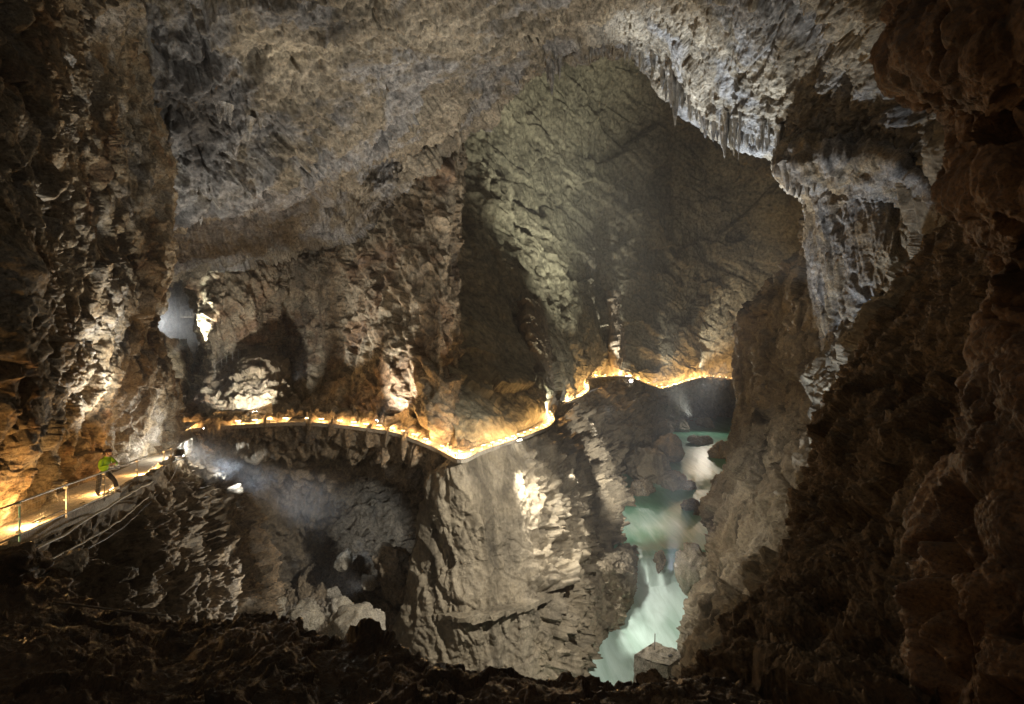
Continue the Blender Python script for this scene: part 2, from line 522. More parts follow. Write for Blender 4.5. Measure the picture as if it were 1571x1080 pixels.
# ---- left wall beside the near walkway
left_rows = [
    [(-420, -250, 12), (-150, -250, 16), (0, -250, 18), (100, -250, 20), (190, -200, 24), (200, -200, 40), (200, -200, 60)],
    [(-330, 60, 12), (-120, 60, 15), (0, 60, 18), (100, 60, 24), (170, 90, 30), (235, 130, 38), (225, 130, 60)],
    [(-320, 280, 11), (-130, 280, 14), (0, 280, 16), (95, 280, 22), (180, 290, 29), (240, 300, 37), (225, 300, 60)],
    [(-320, 440, 10), (-130, 440, 13), (0, 440, 15), (90, 440, 20), (180, 440, 27), (232, 436, 36), (205, 436, 60)],
    [(-320, 510, 10.5), (-130, 510, 13), (0, 510, 15), (90, 510, 20), (170, 505, 27), (218, 500, 36), (185, 500, 60)],
    [(-320, 600, 11), (-130, 600, 13.5), (0, 600, 15), (90, 590, 20.5), (180, 580, 28), (248, 570, 38), (228, 570, 60)],
    [(-320, 720, 11), (-130, 720, 13.5), (0, 705, 15.3), (90, 680, 21), (175, 650, 29.5), (252, 615, 39), (262, 610, 60)],
    [(-320, 900, 12), (-130, 850, 14), (0, 796, 15.9), (90, 752, 21.8), (175, 705, 31), (252, 657, 40), (275, 640, 60)],
    [(-320, 1000, 12), (-130, 920, 14), (0, 850, 16), (90, 800, 22), (175, 750, 31), (252, 690, 40), (275, 680, 60)],
]
rock_patch('cave_wall_left', left_rows, [
    ('fbm', 9, 0.9), ('flute', 2.2, 0.5, {'st': (1, 1, 3.5), 'oct': 3}), ('facet', 2.4, 0.35),
    ('knob', 1.1, 0.30, {'st': (1, 1, 1.4)}), ('pock', 1.3, 0.6, {'st': (1, 1, 2)}), ('crag', 1.6, 0.34, {'st': (1, 1, 2.6)}), ('facet', 0.7, 0.12, {'st': (1, 1, 1.8)}), ('knob', 0.30, 0.07, {'mask': 4}), ('fbm', 0.5, 0.12, {'gain': .6})],
    M_LEFT, 21, calm=True)

# ---- rock that carries the near walkway and drops into the ravine
under_rows = [
    [(-150, 905, 12), (0, 830, 14.6), (80, 795, 17.3), (160, 757, 20), (240, 712, 26), (280, 690, 35), (305, 680, 42), (295, 660, 56)],
    [(-150, 930, 11.2), (0, 856, 14.0), (80, 816, 16.8), (160, 778, 19.6), (235, 735, 25.5), (280, 704, 33.5), (304, 694, 38), (300, 690, 55)],
    [(-150, 1000, 10.5), (0, 910, 13.8), (80, 865, 17), (160, 830, 20), (250, 780, 26), (312, 740, 35), (325, 725, 42), (300, 720, 60)],
    [(-150, 1100, 10), (0, 980, 13.5), (90, 930, 17), (190, 890, 21), (285, 850, 27), (352, 810, 37), (362, 795, 46), (330, 780, 62)],
    [(-150, 1250, 10), (0, 1100, 13), (110, 1030, 17), (230, 980, 22), (325, 940, 28), (386, 890, 38), (396, 870, 50), (360, 850, 66)],
    [(-150, 1500, 10), (0, 1300, 13), (130, 1200, 17), (270, 1120, 23), (350, 1050, 30), (398, 980, 40), (415, 950, 54), (400, 920, 70)],
]
rock_patch('ravine_wall_near', under_rows, [
    ('fbm', 9, 0.8), ('facet', 3.2, 0.8), ('crag', 3, 1.2), ('crag', 1.2, 0.35), ('pock', 1.5, 0.7), ('facet', 1.1, 0.22), ('knob', 0.8, 0.15, {'mask': 5}), ('fbm', 0.7, 0.16, {'gain': .6})],
    M_RAVINE, 31, calm=True)

# ---- buttress wall over the far walkway, left half, ending in a standing edge
butt_rows = [
    [(330, 200, 105), (330, 200, 95), (400, 180, 95), (480, 180, 88), (560, 150, 80), (640, 120, 76), (697, 110, 74), (690, 110, 110)],
    [(330, 330, 105), (312, 330, 90), (390, 330, 92), (480, 320, 88), (560, 300, 78), (640, 250, 72), (692, 240, 71), (688, 240, 110)],
    [(325, 420, 105), (308, 420, 78), (385, 420, 78), (450, 410, 84), (540, 400, 76), (630, 380, 68), (688, 380, 68), (690, 380, 110)],
    [(325, 500, 105), (312, 500, 74), (375, 500, 74), (440, 490, 88), (530, 490, 76), (615, 490, 65), (690, 490, 62), (700, 490, 100)],
    [(325, 560, 100), (318, 560, 72), (370, 560, 72), (440, 560, 82), (530, 570, 69), (610, 575, 61), (690, 580, 57.5), (712, 580, 90)],
    [(300, 610, 90), (305, 610, 64), (370, 610, 65), (440, 615, 68), (530, 620, 63), (610, 625, 59), (688, 640, 54.5), (720, 640, 80)],
    [(290, 645, 80), (295, 640, 59), (380, 643, 59), (460, 641, 60), (550, 650, 60), (625, 656, 59), (688, 674, 54), (720, 670, 75)],
    [(290, 690, 80), (295, 680, 59), (380, 683, 59), (460, 681, 60), (550, 690, 60), (625, 696, 59), (688, 714, 54), (720, 710, 75)],
]
rock_patch('cave_wall_buttress', butt_rows, [
    ('fbm', 22, 1.8), ('facet', 8, 1.1, {'rot': (0, 0.6, 0.3), 'st': (0.7, 1, 2.2)}), ('flute', 3.0, 0.7, {'st': (1, 1, 4), 'rot': (0, 0.45, 0)}),
    ('facet', 2.2, 0.3, {'rot': (0, 0.6, 0.3), 'st': (0.7, 1, 2)}), ('crag', 3.0, 0.9, {'rot': (0, 0.6, 0.3), 'st': (0.7, 1, 2)}), ('pock', 2.5, 0.8, {'st': (1, 1, 2), 'mask': 15}), ('fbm', 1.2, 0.22, {'gain': .6})],
    M_BUTT, 41, calm=True)

# ---- far chamber: the great wall over the walkway from the nose to the right, up to the far roof
far_rows = [
    [(560, -100, 90), (680, -100, 105), (780, -80, 120), (860, -80, 130), (950, -60, 138), (1050, -20, 140), (1150, 20, 140), (1250, 60, 130), (1380, 100, 120)],
    [(580, 60, 95), (700, 60, 110), (790, 60, 128), (860, 60, 140), (950, 70, 150), (1050, 100, 158), (1150, 140, 160), (1250, 170, 150), (1380, 200, 135)],
    [(600, 200, 95), (715, 200, 108), (800, 200, 130), (870, 200, 146), (950, 200, 160), (1040, 220, 170), (1130, 250, 175), (1230, 280, 165), (1380, 300, 140)],
    [(620, 330, 88), (725, 330, 98), (800, 330, 120), (865, 330, 140), (940, 330, 158), (1030, 340, 172), (1120, 360, 182), (1230, 380, 175), (1380, 400, 140)],
    [(640, 430, 80), (735, 430, 88), (800, 430, 104), (860, 430, 126), (930, 430, 152), (1015, 440, 168), (1100, 450, 184), (1230, 450, 182), (1380, 480, 140)],
    [(655, 520, 70), (735, 520, 76), (800, 520, 90), (860, 510, 108), (925, 510, 144), (1010, 520, 160), (1090, 520, 186), (1230, 520, 190), (1380, 540, 150)],
    [(670, 610, 60), (735, 600, 66), (795, 590, 76), (852, 565, 95), (915, 545, 140), (1005, 560, 156), (1075, 560, 186), (1230, 565, 196), (1380, 580, 160)],
    [(682, 676, 54), (740, 672, 58), (800, 650, 67), (846, 620, 85), (905, 576, 140), (1005, 582, 155), (1072, 574, 184), (1230, 574, 198), (1380, 600, 165)],
    [(682, 720, 54), (740, 715, 58), (800, 695, 67), (850, 660, 86), (910, 596, 141), (1005, 602, 156), (1072, 594, 185), (1230, 594, 199), (1380, 640, 165)],
]
rock_patch('cave_wall_far', far_rows, [
    ('fbm', 45, 4.0, {'gain': .45}), ('facet', 20, 1.5, {'rot': (0.2, 0.5, 0.2), 'st': (1.6, 1, 0.9)}), ('flute', 7, 1.2, {'st': (1, 1, 5), 'mask': 40}),
    ('step', 14, 0.8, {'rot': (0.1, -0.3, 0), 'st': (4, 3, 0.8)}), ('step', 5, 0.18, {'rot': (0.1, -0.3, 0), 'st': (5, 3, 0.7), 'mask': 30}), ('crag', 9, 0.8, {'rot': (0.1, -0.25, 0), 'st': (1.6, 1.6, 0.8), 'mask': 35}), ('crag', 3.5, 0.3), ('pock', 5, 0.8, {'st': (1, 1, 1.6), 'mask': 30}), ('fbm', 2.2, 0.4, {'gain': .65})],
    M_FAR, 51, calm=True)

# ---- ravine wall under the far walkway, left half
rav_rows = [
    [(270, 640, 62), (285, 648, 58), (380, 650, 57.5), (460, 648, 58), (560, 658, 58), (640, 672, 56), (695, 690, 54), (740, 690, 60)],
    [(270, 662, 58), (285, 660, 54.5), (380, 657, 55.5), (460, 655, 56.3), (560, 664, 56), (640, 680, 54), (692, 702, 51.5), (740, 700, 58)],
    [(280, 740, 60), (300, 740, 57), (380, 740, 60), (470, 730, 64), (560, 730, 63), (640, 740, 60), (700, 750, 58), (760, 760, 58)],
    [(320, 850, 62), (340, 860, 59), (400, 860, 63), (475, 850, 67), (560, 840, 67), (640, 830, 64), (720, 850, 60), (780, 860, 60)],
    [(360, 945, 62), (380, 950, 60), (450, 935, 62), (520, 925, 62), (590, 915, 61), (650, 930, 59), (740, 950, 57), (800, 960, 57)],
    [(340, 1040, 52), (380, 1040, 50), (450, 1040, 50), (530, 1040, 50), (610, 1040, 50), (680, 1050, 50), (760, 1060, 50), (820, 1060, 50)],
    [(300, 1300, 34), (380, 1300, 34), (450, 1300, 34), (530, 1300, 34), (610, 1300, 34), (680, 1300, 34), (760, 1300, 34), (820, 1300, 34)],
]
rock_patch('ravine_wall_back', rav_rows, [
    ('fbm', 18, 1.8), ('facet', 7, 0.9), ('crag', 4, 1.1), ('pock', 2.5, 1.0), ('flute', 4, 0.5, {'st': (1, 1, 4), 'mask': 20}), ('facet', 2.4, 0.5), ('ridge', 3, 0.5), ('knob', 1.2, 0.2, {'mask': 10}), ('fbm', 1.2, 0.22, {'gain': .6})],
    M_RAVINE, 61, calm=True)

# ---- central pinnacle and the cliff that runs from it along the river
def rough_side(p):
    """the pinnacle's front face is smooth; its river side is deeply broken"""
    return np.clip((p[:, 0] + 0.06 * (p[:, 2] + 20) - 0.8) / 3.0, 0.12, 1)


pin_cols = [
    [(720, 690, 66), (725, 770, 66), (720, 860, 68), (710, 940, 68), (700, 1020, 68), (690, 1120, 68)],
    [(690, 697, 51), (655, 770, 52.5), (640, 860, 53.5), (622, 940, 53.5), (602, 1010, 53.5), (585, 1100, 53)],
    [(705, 706, 48), (705, 780, 48.5), (695, 860, 49.5), (685, 940, 48), (675, 1010, 48.5), (665, 1110, 48)],
    [(750, 691, 52), (768, 770, 51.5), (772, 850, 51), (768, 940, 48.5), (760, 1010, 48.5), (750, 1110, 47)],
    [(800, 676, 59), (830, 755, 57), (850, 835, 55.5), (850, 915, 51.5), (845, 990, 50.5), (835, 1100, 49)],
    [(846, 658, 70), (888, 730, 67), (905, 805, 65), (905, 880, 62), (890, 960, 57), (860, 1100, 52)],
    [(872, 626, 92), (910, 700, 90), (938, 775, 87), (948, 840, 82), (938, 890, 75), (900, 1010, 60)],
    [(903, 602, 124), (935, 680, 114), (957, 745, 106), (962, 800, 97), (962, 840, 90), (960, 900, 78)],
    [(962, 582, 147), (985, 640, 142), (990, 690, 134), (1000, 730, 122), (1000, 765, 110), (1000, 800, 100)],
    [(1008, 594, 151), (1014, 620, 152), (1012, 645, 158), (1010, 680, 150), (1010, 720, 140), (1010, 740, 130)],
    [(1072, 582, 181), (1070, 605, 188), (1070, 635, 206), (1070, 645, 206), (1070, 655, 206), (1070, 665, 206)],
    [(1240, 582, 194), (1240, 610, 200), (1240, 640, 207), (1240, 650, 207), (1240, 660, 207), (1240, 670, 207)],
]
rock_patch('ravine_cliff_middle', list(map(list, zip(*pin_cols))), [
    ('fbm', 18, 1.3), ('facet', 9, 2.6, {'rot': (0, -0.45, 0.2), 'st': (0.6, 1, 2.8), 'where': rough_side}), ('facet', 3.2, 1.3, {'rot': (0, -0.5, 0.2), 'st': (0.8, 1, 1.8), 'where': rough_side}),
    ('facet', 7, 0.45, {'rot': (0, 0.3, 0), 'st': (0.7, 1, 2)}), ('crag', 2.8, 0.6, {'st': (0.8, 1, 2.6), 'rot': (0, 0.25, 0)}), ('crag', 3.0, 1.3, {'where': rough_side}),
    ('pock', 2.2, 1.6, {'where': rough_side, 'st': (.8, 1, 1.6)}), ('facet', 1.3, 0.4, {'where': rough_side}), ('fbm', 1.1, 0.24, {'gain': .66})],
    M_CLIFF, 71, calm=True)

# ---- promontory with the old trail above the waterfall
prom_cols = [
    [(790, 930, 60), (800, 945, 53), (800, 1000, 50), (790, 1100, 49)],
    [(832, 910, 60), (848, 922, 54), (845, 985, 51), (838, 1095, 49.5)],
    [(880, 880, 64), (893, 892, 59), (885, 962, 55), (868, 1085, 51)],
    [(928, 852, 70), (934, 862, 64.5), (928, 932, 60), (890, 1065, 52)],
    [(958, 836, 75), (966, 846, 69.5), (962, 910, 64.5), (915, 1015, 56)],
    [(978, 838, 80), (985, 864, 75), (974, 895, 71), (936, 975, 62)],
    [(972, 842, 86), (980, 870, 84), (965, 900, 80), (940, 960, 72)],
]
rock_patch('promontory', list(map(list, zip(*prom_cols))), [
    ('fbm', 10, 0.7), ('facet', 3.5, 0.5), ('crag', 1.6, 0.5), ('pock', 1.0, 0.4), ('knob', 0.7, 0.18), ('fbm', 0.8, 0.2, {'gain': .6})],
    M_CLIFF, 81, q=1.2)

# ---- right-hand cliff on the river
right_rows = [
    [(1330, 150, 85), (1320, 150, 66), (1360, 150, 52), (1440, 150, 42), (1540, 150, 30), (1700, 150, 20)],
    [(1310, 300, 90), (1262, 300, 66), (1310, 300, 54), (1400, 300, 43), (1500, 300, 30), (1660, 300, 20)],
    [(1260, 400, 95), (1232, 400, 72), (1290, 400, 56), (1380, 400, 44), (1490, 400, 30), (1650, 400, 20)],
    [(1180, 500, 110), (1146, 500, 82), (1212, 500, 66), (1300, 500, 49), (1430, 520, 29), (1640, 540, 18)],
    [(1175, 600, 105), (1142, 600, 78), (1200, 600, 62), (1275, 600, 47), (1400, 620, 28), (1640, 660, 17)],
    [(1155, 680, 100), (1130, 680, 73), (1182, 690, 58), (1245, 700, 45), (1370, 720, 26), (1640, 780, 16)],
    [(1130, 760, 95), (1118, 760, 69), (1160, 780, 54), (1220, 800, 42), (1330, 830, 24), (1640, 900, 15)],
    [(1100, 860, 85), (1098, 860, 63), (1130, 880, 50), (1190, 900, 38), (1300, 920, 22), (1640, 1000, 14)],
    [(1085, 950, 75), (1084, 945, 58), (1100, 960, 45), (1150, 990, 34), (1250, 1010, 20), (1640, 1100, 14)],
    [(1060, 1050, 66), (1062, 1040, 53), (1065, 1060, 40), (1120, 1090, 28), (1200, 1120, 16), (1640, 1250, 13)],
]
rock_patch('cave_wall_right', right_rows, [
    ('fbm', 14, 1.1), ('facet', 7, 1.4, {'rot': (0, 0.25, 0), 'st': (0.6, 1, 2.4)}), ('flute', 3, 0.5, {'st': (1, 1, 4), 'rot': (0, 0.25, 0)}),
    ('facet', 2, 0.25), ('crag', 3.2, 0.8, {'st': (.8, 1, 2.2)}), ('flute', 2.2, 0.6, {'st': (1, 1, 6), 'rot': (0, 0.2, 0), 'oct': 3}), ('pock', 1.6, 0.6, {'mask': 8}), ('fbm', 1.0, 0.22, {'gain': .65})],
    M_RIGHT, 91)

# ---- flowstone canopy and draperies on the right wall
drape_rows = [
    [(1215, 200, 58), (1250, 190, 48), (1320, 180, 42), (1400, 200, 38), (1460, 250, 35), (1520, 300, 33)],
    [(1200, 235, 54), (1215, 222, 46), (1320, 205, 40.5), (1400, 232, 36.5), (1445, 290, 34), (1500, 330, 32)],
    [(1198, 262, 54), (1206, 255, 44), (1320, 232, 38.5), (1400, 262, 35), (1442, 308, 33.5), (1500, 360, 32)],
    [(1220, 292, 54), (1225, 280, 45), (1315, 262, 39.5), (1395, 285, 36.5), (1440, 325, 35), (1500, 380, 32.5)],
    [(1250, 310, 58), (1243, 300, 48), (1310, 300, 42), (1390, 310, 39), (1445, 345, 37), (1500, 410, 33)],
    [(1262, 380, 60), (1252, 380, 49), (1310, 380, 42.5), (1385, 380, 39), (1440, 400, 37), (1500, 450, 33)],
    [(1270, 460, 60), (1262, 455, 50), (1310, 455, 43), (1380, 440, 40), (1440, 450, 38), (1500, 500, 33)],
    [(1290, 560, 62), (1270, 560, 52), (1310, 540, 45), (1380, 500, 42), (1440, 510, 39), (1500, 560, 33)],
]
rock_patch('cave_wall_drapery', drape_rows, [
    ('fbm', 8, 0.5), ('flute', 1.8, 0.7, {'st': (1, 1, 9), 'oct': 3}), ('flute', 0.6, 0.18, {'st': (1, 1, 8), 'oct': 2}), ('pock', 1.2, 0.5, {'st': (1, 1, 3)}), ('crag', 1.2, 0.25, {'st': (1, 1, 2)}), ('fbm', 0.7, 0.16, {'gain': .65})],
    M_DRAPE, 101)

# ---- dark slope that comes forward from the right wall to the camera
slope_cols = [
    [(960, 1120, 12), (985, 1072, 9.5), (990, 1090, 8.5), (1000, 1300, 6)],
    [(1050, 1060, 14), (1060, 1046, 10.5), (1080, 1080, 9), (1100, 1300, 6)],
    [(1130, 985, 18), (1135, 980, 13), (1180, 1030, 10.5), (1230, 1250, 6.5)],
    [(1200, 930, 24), (1200, 920, 16), (1270, 960, 12.5), (1380, 1180, 7)],
    [(1245, 850, 32), (1232, 840, 20), (1320, 880, 14.5), (1500, 1100, 7.5)],
    [(1262, 740, 40), (1248, 735, 25), (1350, 780, 16.5), (1580, 980, 8)],
    [(1290, 630, 46), (1278, 630, 30), (1380, 680, 18), (1640, 840, 8.5)],
    [(1350, 530, 50), (1335, 535, 34), (1430, 590, 20), (1680, 700, 9)],
    [(1420, 420, 50), (1410, 430, 34), (1490, 480, 20), (1700, 560, 9.5)],
    [(1480, 300, 50), (1480, 310, 34), (1540, 360, 20), (1720, 420, 10)],
]
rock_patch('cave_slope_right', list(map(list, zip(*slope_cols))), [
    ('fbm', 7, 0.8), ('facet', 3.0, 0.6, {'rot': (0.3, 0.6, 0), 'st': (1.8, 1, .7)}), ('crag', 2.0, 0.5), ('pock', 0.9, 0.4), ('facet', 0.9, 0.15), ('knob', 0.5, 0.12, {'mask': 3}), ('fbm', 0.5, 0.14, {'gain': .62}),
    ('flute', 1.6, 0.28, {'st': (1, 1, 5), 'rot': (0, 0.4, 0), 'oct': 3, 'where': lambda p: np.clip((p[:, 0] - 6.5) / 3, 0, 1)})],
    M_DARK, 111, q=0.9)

# ---- brown flowstone masses at the right edge, close to the camera
near_rows = [
    [(1430, -300, 16), (1400, -250, 11), (1500, -250, 9), (1750, -250, 7)],
    [(1420, -40, 15), (1398, -30, 11), (1490, -30, 9), (1750, -30, 7)],
    [(1405, 70, 15), (1384, 70, 11), (1480, 60, 8.8), (1750, 40, 7)],
    [(1440, 120, 15), (1412, 122, 11), (1500, 110, 9), (1750, 90, 7)],
    [(1510, 175, 15), (1470, 170, 11.4), (1530, 160, 9.6), (1750, 150, 7.2)],
    [(1515, 230, 15), (1483, 225, 11), (1540, 220, 9), (1750, 210, 6.8)],
    [(1510, 290, 15), (1468, 285, 10.6), (1530, 280, 8.6), (1750, 270, 6.5)],
    [(1540, 345, 15), (1500, 345, 10.8), (1550, 335, 9), (1750, 330, 6.8)],
    [(1600, 390, 15), (1548, 385, 11), (1585, 380, 9.4), (1750, 380, 7)],
    [(1610, 460, 15), (1558, 460, 10.6), (1590, 460, 9), (1750, 460, 6.8)],
    [(1580, 540, 15), (1532, 540, 10.2), (1580, 540, 8.6), (1750, 540, 6.6)],
    [(1560, 640, 14), (1510, 650, 9.6), (1570, 650, 8), (1750, 650, 6.2)],
    [(1490, 760, 13), (1438, 770, 9), (1530, 770, 7.6), (1750, 770, 6)],
    [(1480, 860, 12), (1432, 870, 8.4), (1530, 880, 7.1), (1750, 880, 5.6)],
    [(1490, 960, 12), (1440, 970, 8), (1530, 990, 6.8), (1750, 1000, 5.4)],
    [(1490, 1150, 11), (1440, 1150, 7.4), (1530, 1150, 6.4), (1750, 1150, 5)],
]
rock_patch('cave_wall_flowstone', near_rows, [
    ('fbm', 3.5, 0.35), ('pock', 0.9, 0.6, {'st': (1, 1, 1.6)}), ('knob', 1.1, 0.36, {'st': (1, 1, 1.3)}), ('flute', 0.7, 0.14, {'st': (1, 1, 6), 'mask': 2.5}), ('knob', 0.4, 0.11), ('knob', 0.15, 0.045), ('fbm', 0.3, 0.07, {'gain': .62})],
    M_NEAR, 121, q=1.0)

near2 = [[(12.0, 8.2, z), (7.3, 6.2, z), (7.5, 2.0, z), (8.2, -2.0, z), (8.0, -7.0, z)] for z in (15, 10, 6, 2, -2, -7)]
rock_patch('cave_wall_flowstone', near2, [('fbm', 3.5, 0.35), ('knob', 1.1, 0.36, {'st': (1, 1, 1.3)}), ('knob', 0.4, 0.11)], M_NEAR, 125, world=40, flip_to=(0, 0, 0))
left2 = [[(-15.6, 14.0, z), (-15.4, 10.0, z), (-15.8, 5.0, z), (-15.2, 0.0, z), (-15.5, -7.0, z)] for z in (18, 12, 6, 0, -7)]
rock_patch('cave_wall_left', left2, [('fbm', 9, 0.9), ('knob', 1.1, 0.30), ('crag', 1.6, 0.34)], M_LEFT, 127, world=40, flip_to=(0, 0, 0))

# ---- dark foreground ledge along the bottom
fore_cols = []
for cu, cv, d in [(-500, 830, 13), (-250, 850, 13), (-100, 868, 12.6), (0, 880, 12.4), (100, 915, 12), (190, 945, 11.6), (270, 966, 11.4), (370, 948, 11.4), (440, 962, 11),
                  (490, 992, 10.4), (600, 1015, 9.8), (650, 1036, 9.4), (760, 1052, 9.2), (900, 1058, 9.2), (990, 1052, 9.4), (1080, 1040, 9.6), (1200, 1060, 9.6), (1350, 1080, 9), (1600, 1100, 8)]:
    fore_cols.append([(cu, cv + 260, d + 5), (cu, cv + 20, d + 1.2), (cu, cv, d), (cu + 10, cv + 40, d * 0.86), (cu + 20, cv + 110, d * 0.72), (cu + 30, cv + 300, d * 0.5)])
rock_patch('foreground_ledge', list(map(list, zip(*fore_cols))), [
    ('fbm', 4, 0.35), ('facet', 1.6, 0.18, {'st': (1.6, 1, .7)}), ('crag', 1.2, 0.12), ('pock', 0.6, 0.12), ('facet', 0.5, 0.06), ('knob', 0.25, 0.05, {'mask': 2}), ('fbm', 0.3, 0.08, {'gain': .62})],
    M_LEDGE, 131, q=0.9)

# ---- side passage on the left: its back wall and floor, far behind the walkway
pass_rows = [
    [(100, 250, 130), (180, 300, 150), (240, 300, 160), (300, 300, 160), (360, 300, 140), (420, 330, 110)],
    [(100, 430, 130), (180, 430, 150), (240, 430, 165), (300, 430, 165), (360, 430, 140), (420, 430, 110)],
    [(100, 540, 120), (180, 540, 140), (240, 550, 155), (300, 550, 155), (360, 550, 130), (420, 550, 105)],
    [(100, 620, 70), (180, 610, 75), (240, 612, 80), (300, 612, 80), (360, 612, 78), (420, 610, 75)],
    [(100, 700, 55), (180, 680, 55), (240, 660, 55), (300, 655, 56), (360, 655, 57), (420, 650, 58)],
]
rock_patch('passage_wall', pass_rows, [('fbm', 25, 2.5), ('facet', 8, 1.2), ('flute', 5, 0.8, {'st': (1, 1, 4)}), ('ridge', 4, 0.5), ('fbm', 2, 0.3)], M_BUTT, 141)
# pale ribs inside the passage
pr_rows = [
    [(225, 500, 100), (240, 500, 80), (262, 520, 76), (285, 520, 95)],
    [(225, 560, 100), (245, 560, 76), (272, 565, 72), (295, 570, 95)],
    [(225, 620, 90), (245, 620, 68), (280, 620, 64), (305, 620, 85)],
    [(225, 680, 80), (250, 680, 60), (285, 680, 58), (310, 670, 75)],
]
rock_patch('passage_rib', pr_rows, [('fbm', 8, 0.8), ('flute', 2.5, 0.6, {'st': (1, 1, 4)}), ('facet', 1.5, 0.3), ('fbm', 1, .2)], M_BUTT, 151)
# pale rock fins standing out of the far wall above the walkway
fin_rows = [
    [(786, 455, 108), (797, 462, 98), (806, 462, 95), (818, 462, 99), (828, 455, 108)],
    [(790, 530, 100), (803, 530, 91), (815, 530, 87), (832, 530, 92), (842, 530, 104)],
    [(805, 590, 94), (814, 590, 87), (828, 590, 83), (843, 588, 89), (852, 585, 100)],
    [(815, 645, 86), (826, 645, 82), (836, 641, 79), (851, 632, 85), (860, 628, 96)],
]
rock_patch('rock_fin', fin_rows, [('fbm', 6, 0.8), ('flute', 2, 0.6, {'st': (1, 1, 5)}), ('crag', 2, 0.5, {'st': (1, 1, 2)}), ('fbm', 1, .25)], M_CLIFF, 171, q=1.2)
fin2_rows = [
    [(918, 440, 162), (930, 445, 152), (937, 445, 148), (944, 445, 152), (955, 440, 162)],
    [(920, 500, 158), (932, 500, 149), (939, 500, 145), (947, 500, 149), (958, 500, 158)],
    [(926, 545, 156), (936, 545, 147), (943, 545, 143.5), (953, 545, 147), (964, 545, 158)],
    [(930, 578, 156), (938, 578, 150), (948, 578, 147.6), (958, 578, 150), (968, 578, 158)],
]
rock_patch('rock_fin', fin2_rows, [('fbm', 6, 0.8), ('flute', 2, 0.7, {'st': (1, 1, 5)}), ('crag', 2, 0.6, {'st': (1, 1, 2)}), ('pock', 2, .8), ('fbm', 1, .25)], M_CLIFF, 181, q=1.2)
# lit mound beside the passage
mound_rows = [
    [(300, 585, 82), (335, 560, 80), (380, 536, 80), (420, 540, 82), (460, 580, 84)],
    [(310, 596, 74), (335, 575, 72), (380, 548, 71), (420, 556, 72), (450, 590, 76)],
    [(312, 625, 66), (340, 605, 64), (385, 592, 63.5), (425, 600, 64), (452, 620, 68)],
    [(312, 660, 60), (340, 655, 60), (385, 655, 59.6), (425, 655, 60), (455, 655, 62)],
]
rock_patch('rock_mound', mound_rows, [('fbm', 7, 0.8), ('facet', 3, 0.7), ('facet', 1.1, 0.3), ('knob', .8, .2), ('fbm', 0.8, .2, {'gain': .6})], M_CLIFF, 161, q=1.3)

# ================================================================ helpers for the smaller things
rng = random.Random(5)


def mesh_obj(name, verts, faces, mat, parent=None, smooth=False):
    me = bpy.data.meshes.new(name)
    me.from_pydata([tuple(v) for v in verts], [], faces)
    me.materials.append(mat)
    if smooth:
        me.polygons.foreach_set('use_smooth', [True] * len(me.polygons))
    me.update()
    o = bpy.data.objects.new(name, me)
    C.objects.link(o)
    if parent:
        o.parent = parent
    return o


def thing(name, label, cat_, loc, rz=0.0, group=None):
    o = bpy.data.objects.new(name, None)
    o.empty_display_size = 0.2
    o.location = loc
    o.rotation_euler = (0, 0, rz)
    C.objects.link(o)
    return tag(o, label, cat_, group)


def tag(o, label, cat_, group=None):
    o['label'] = label
    o['category'] = cat_
    if group:
        o['group'] = group
    return o


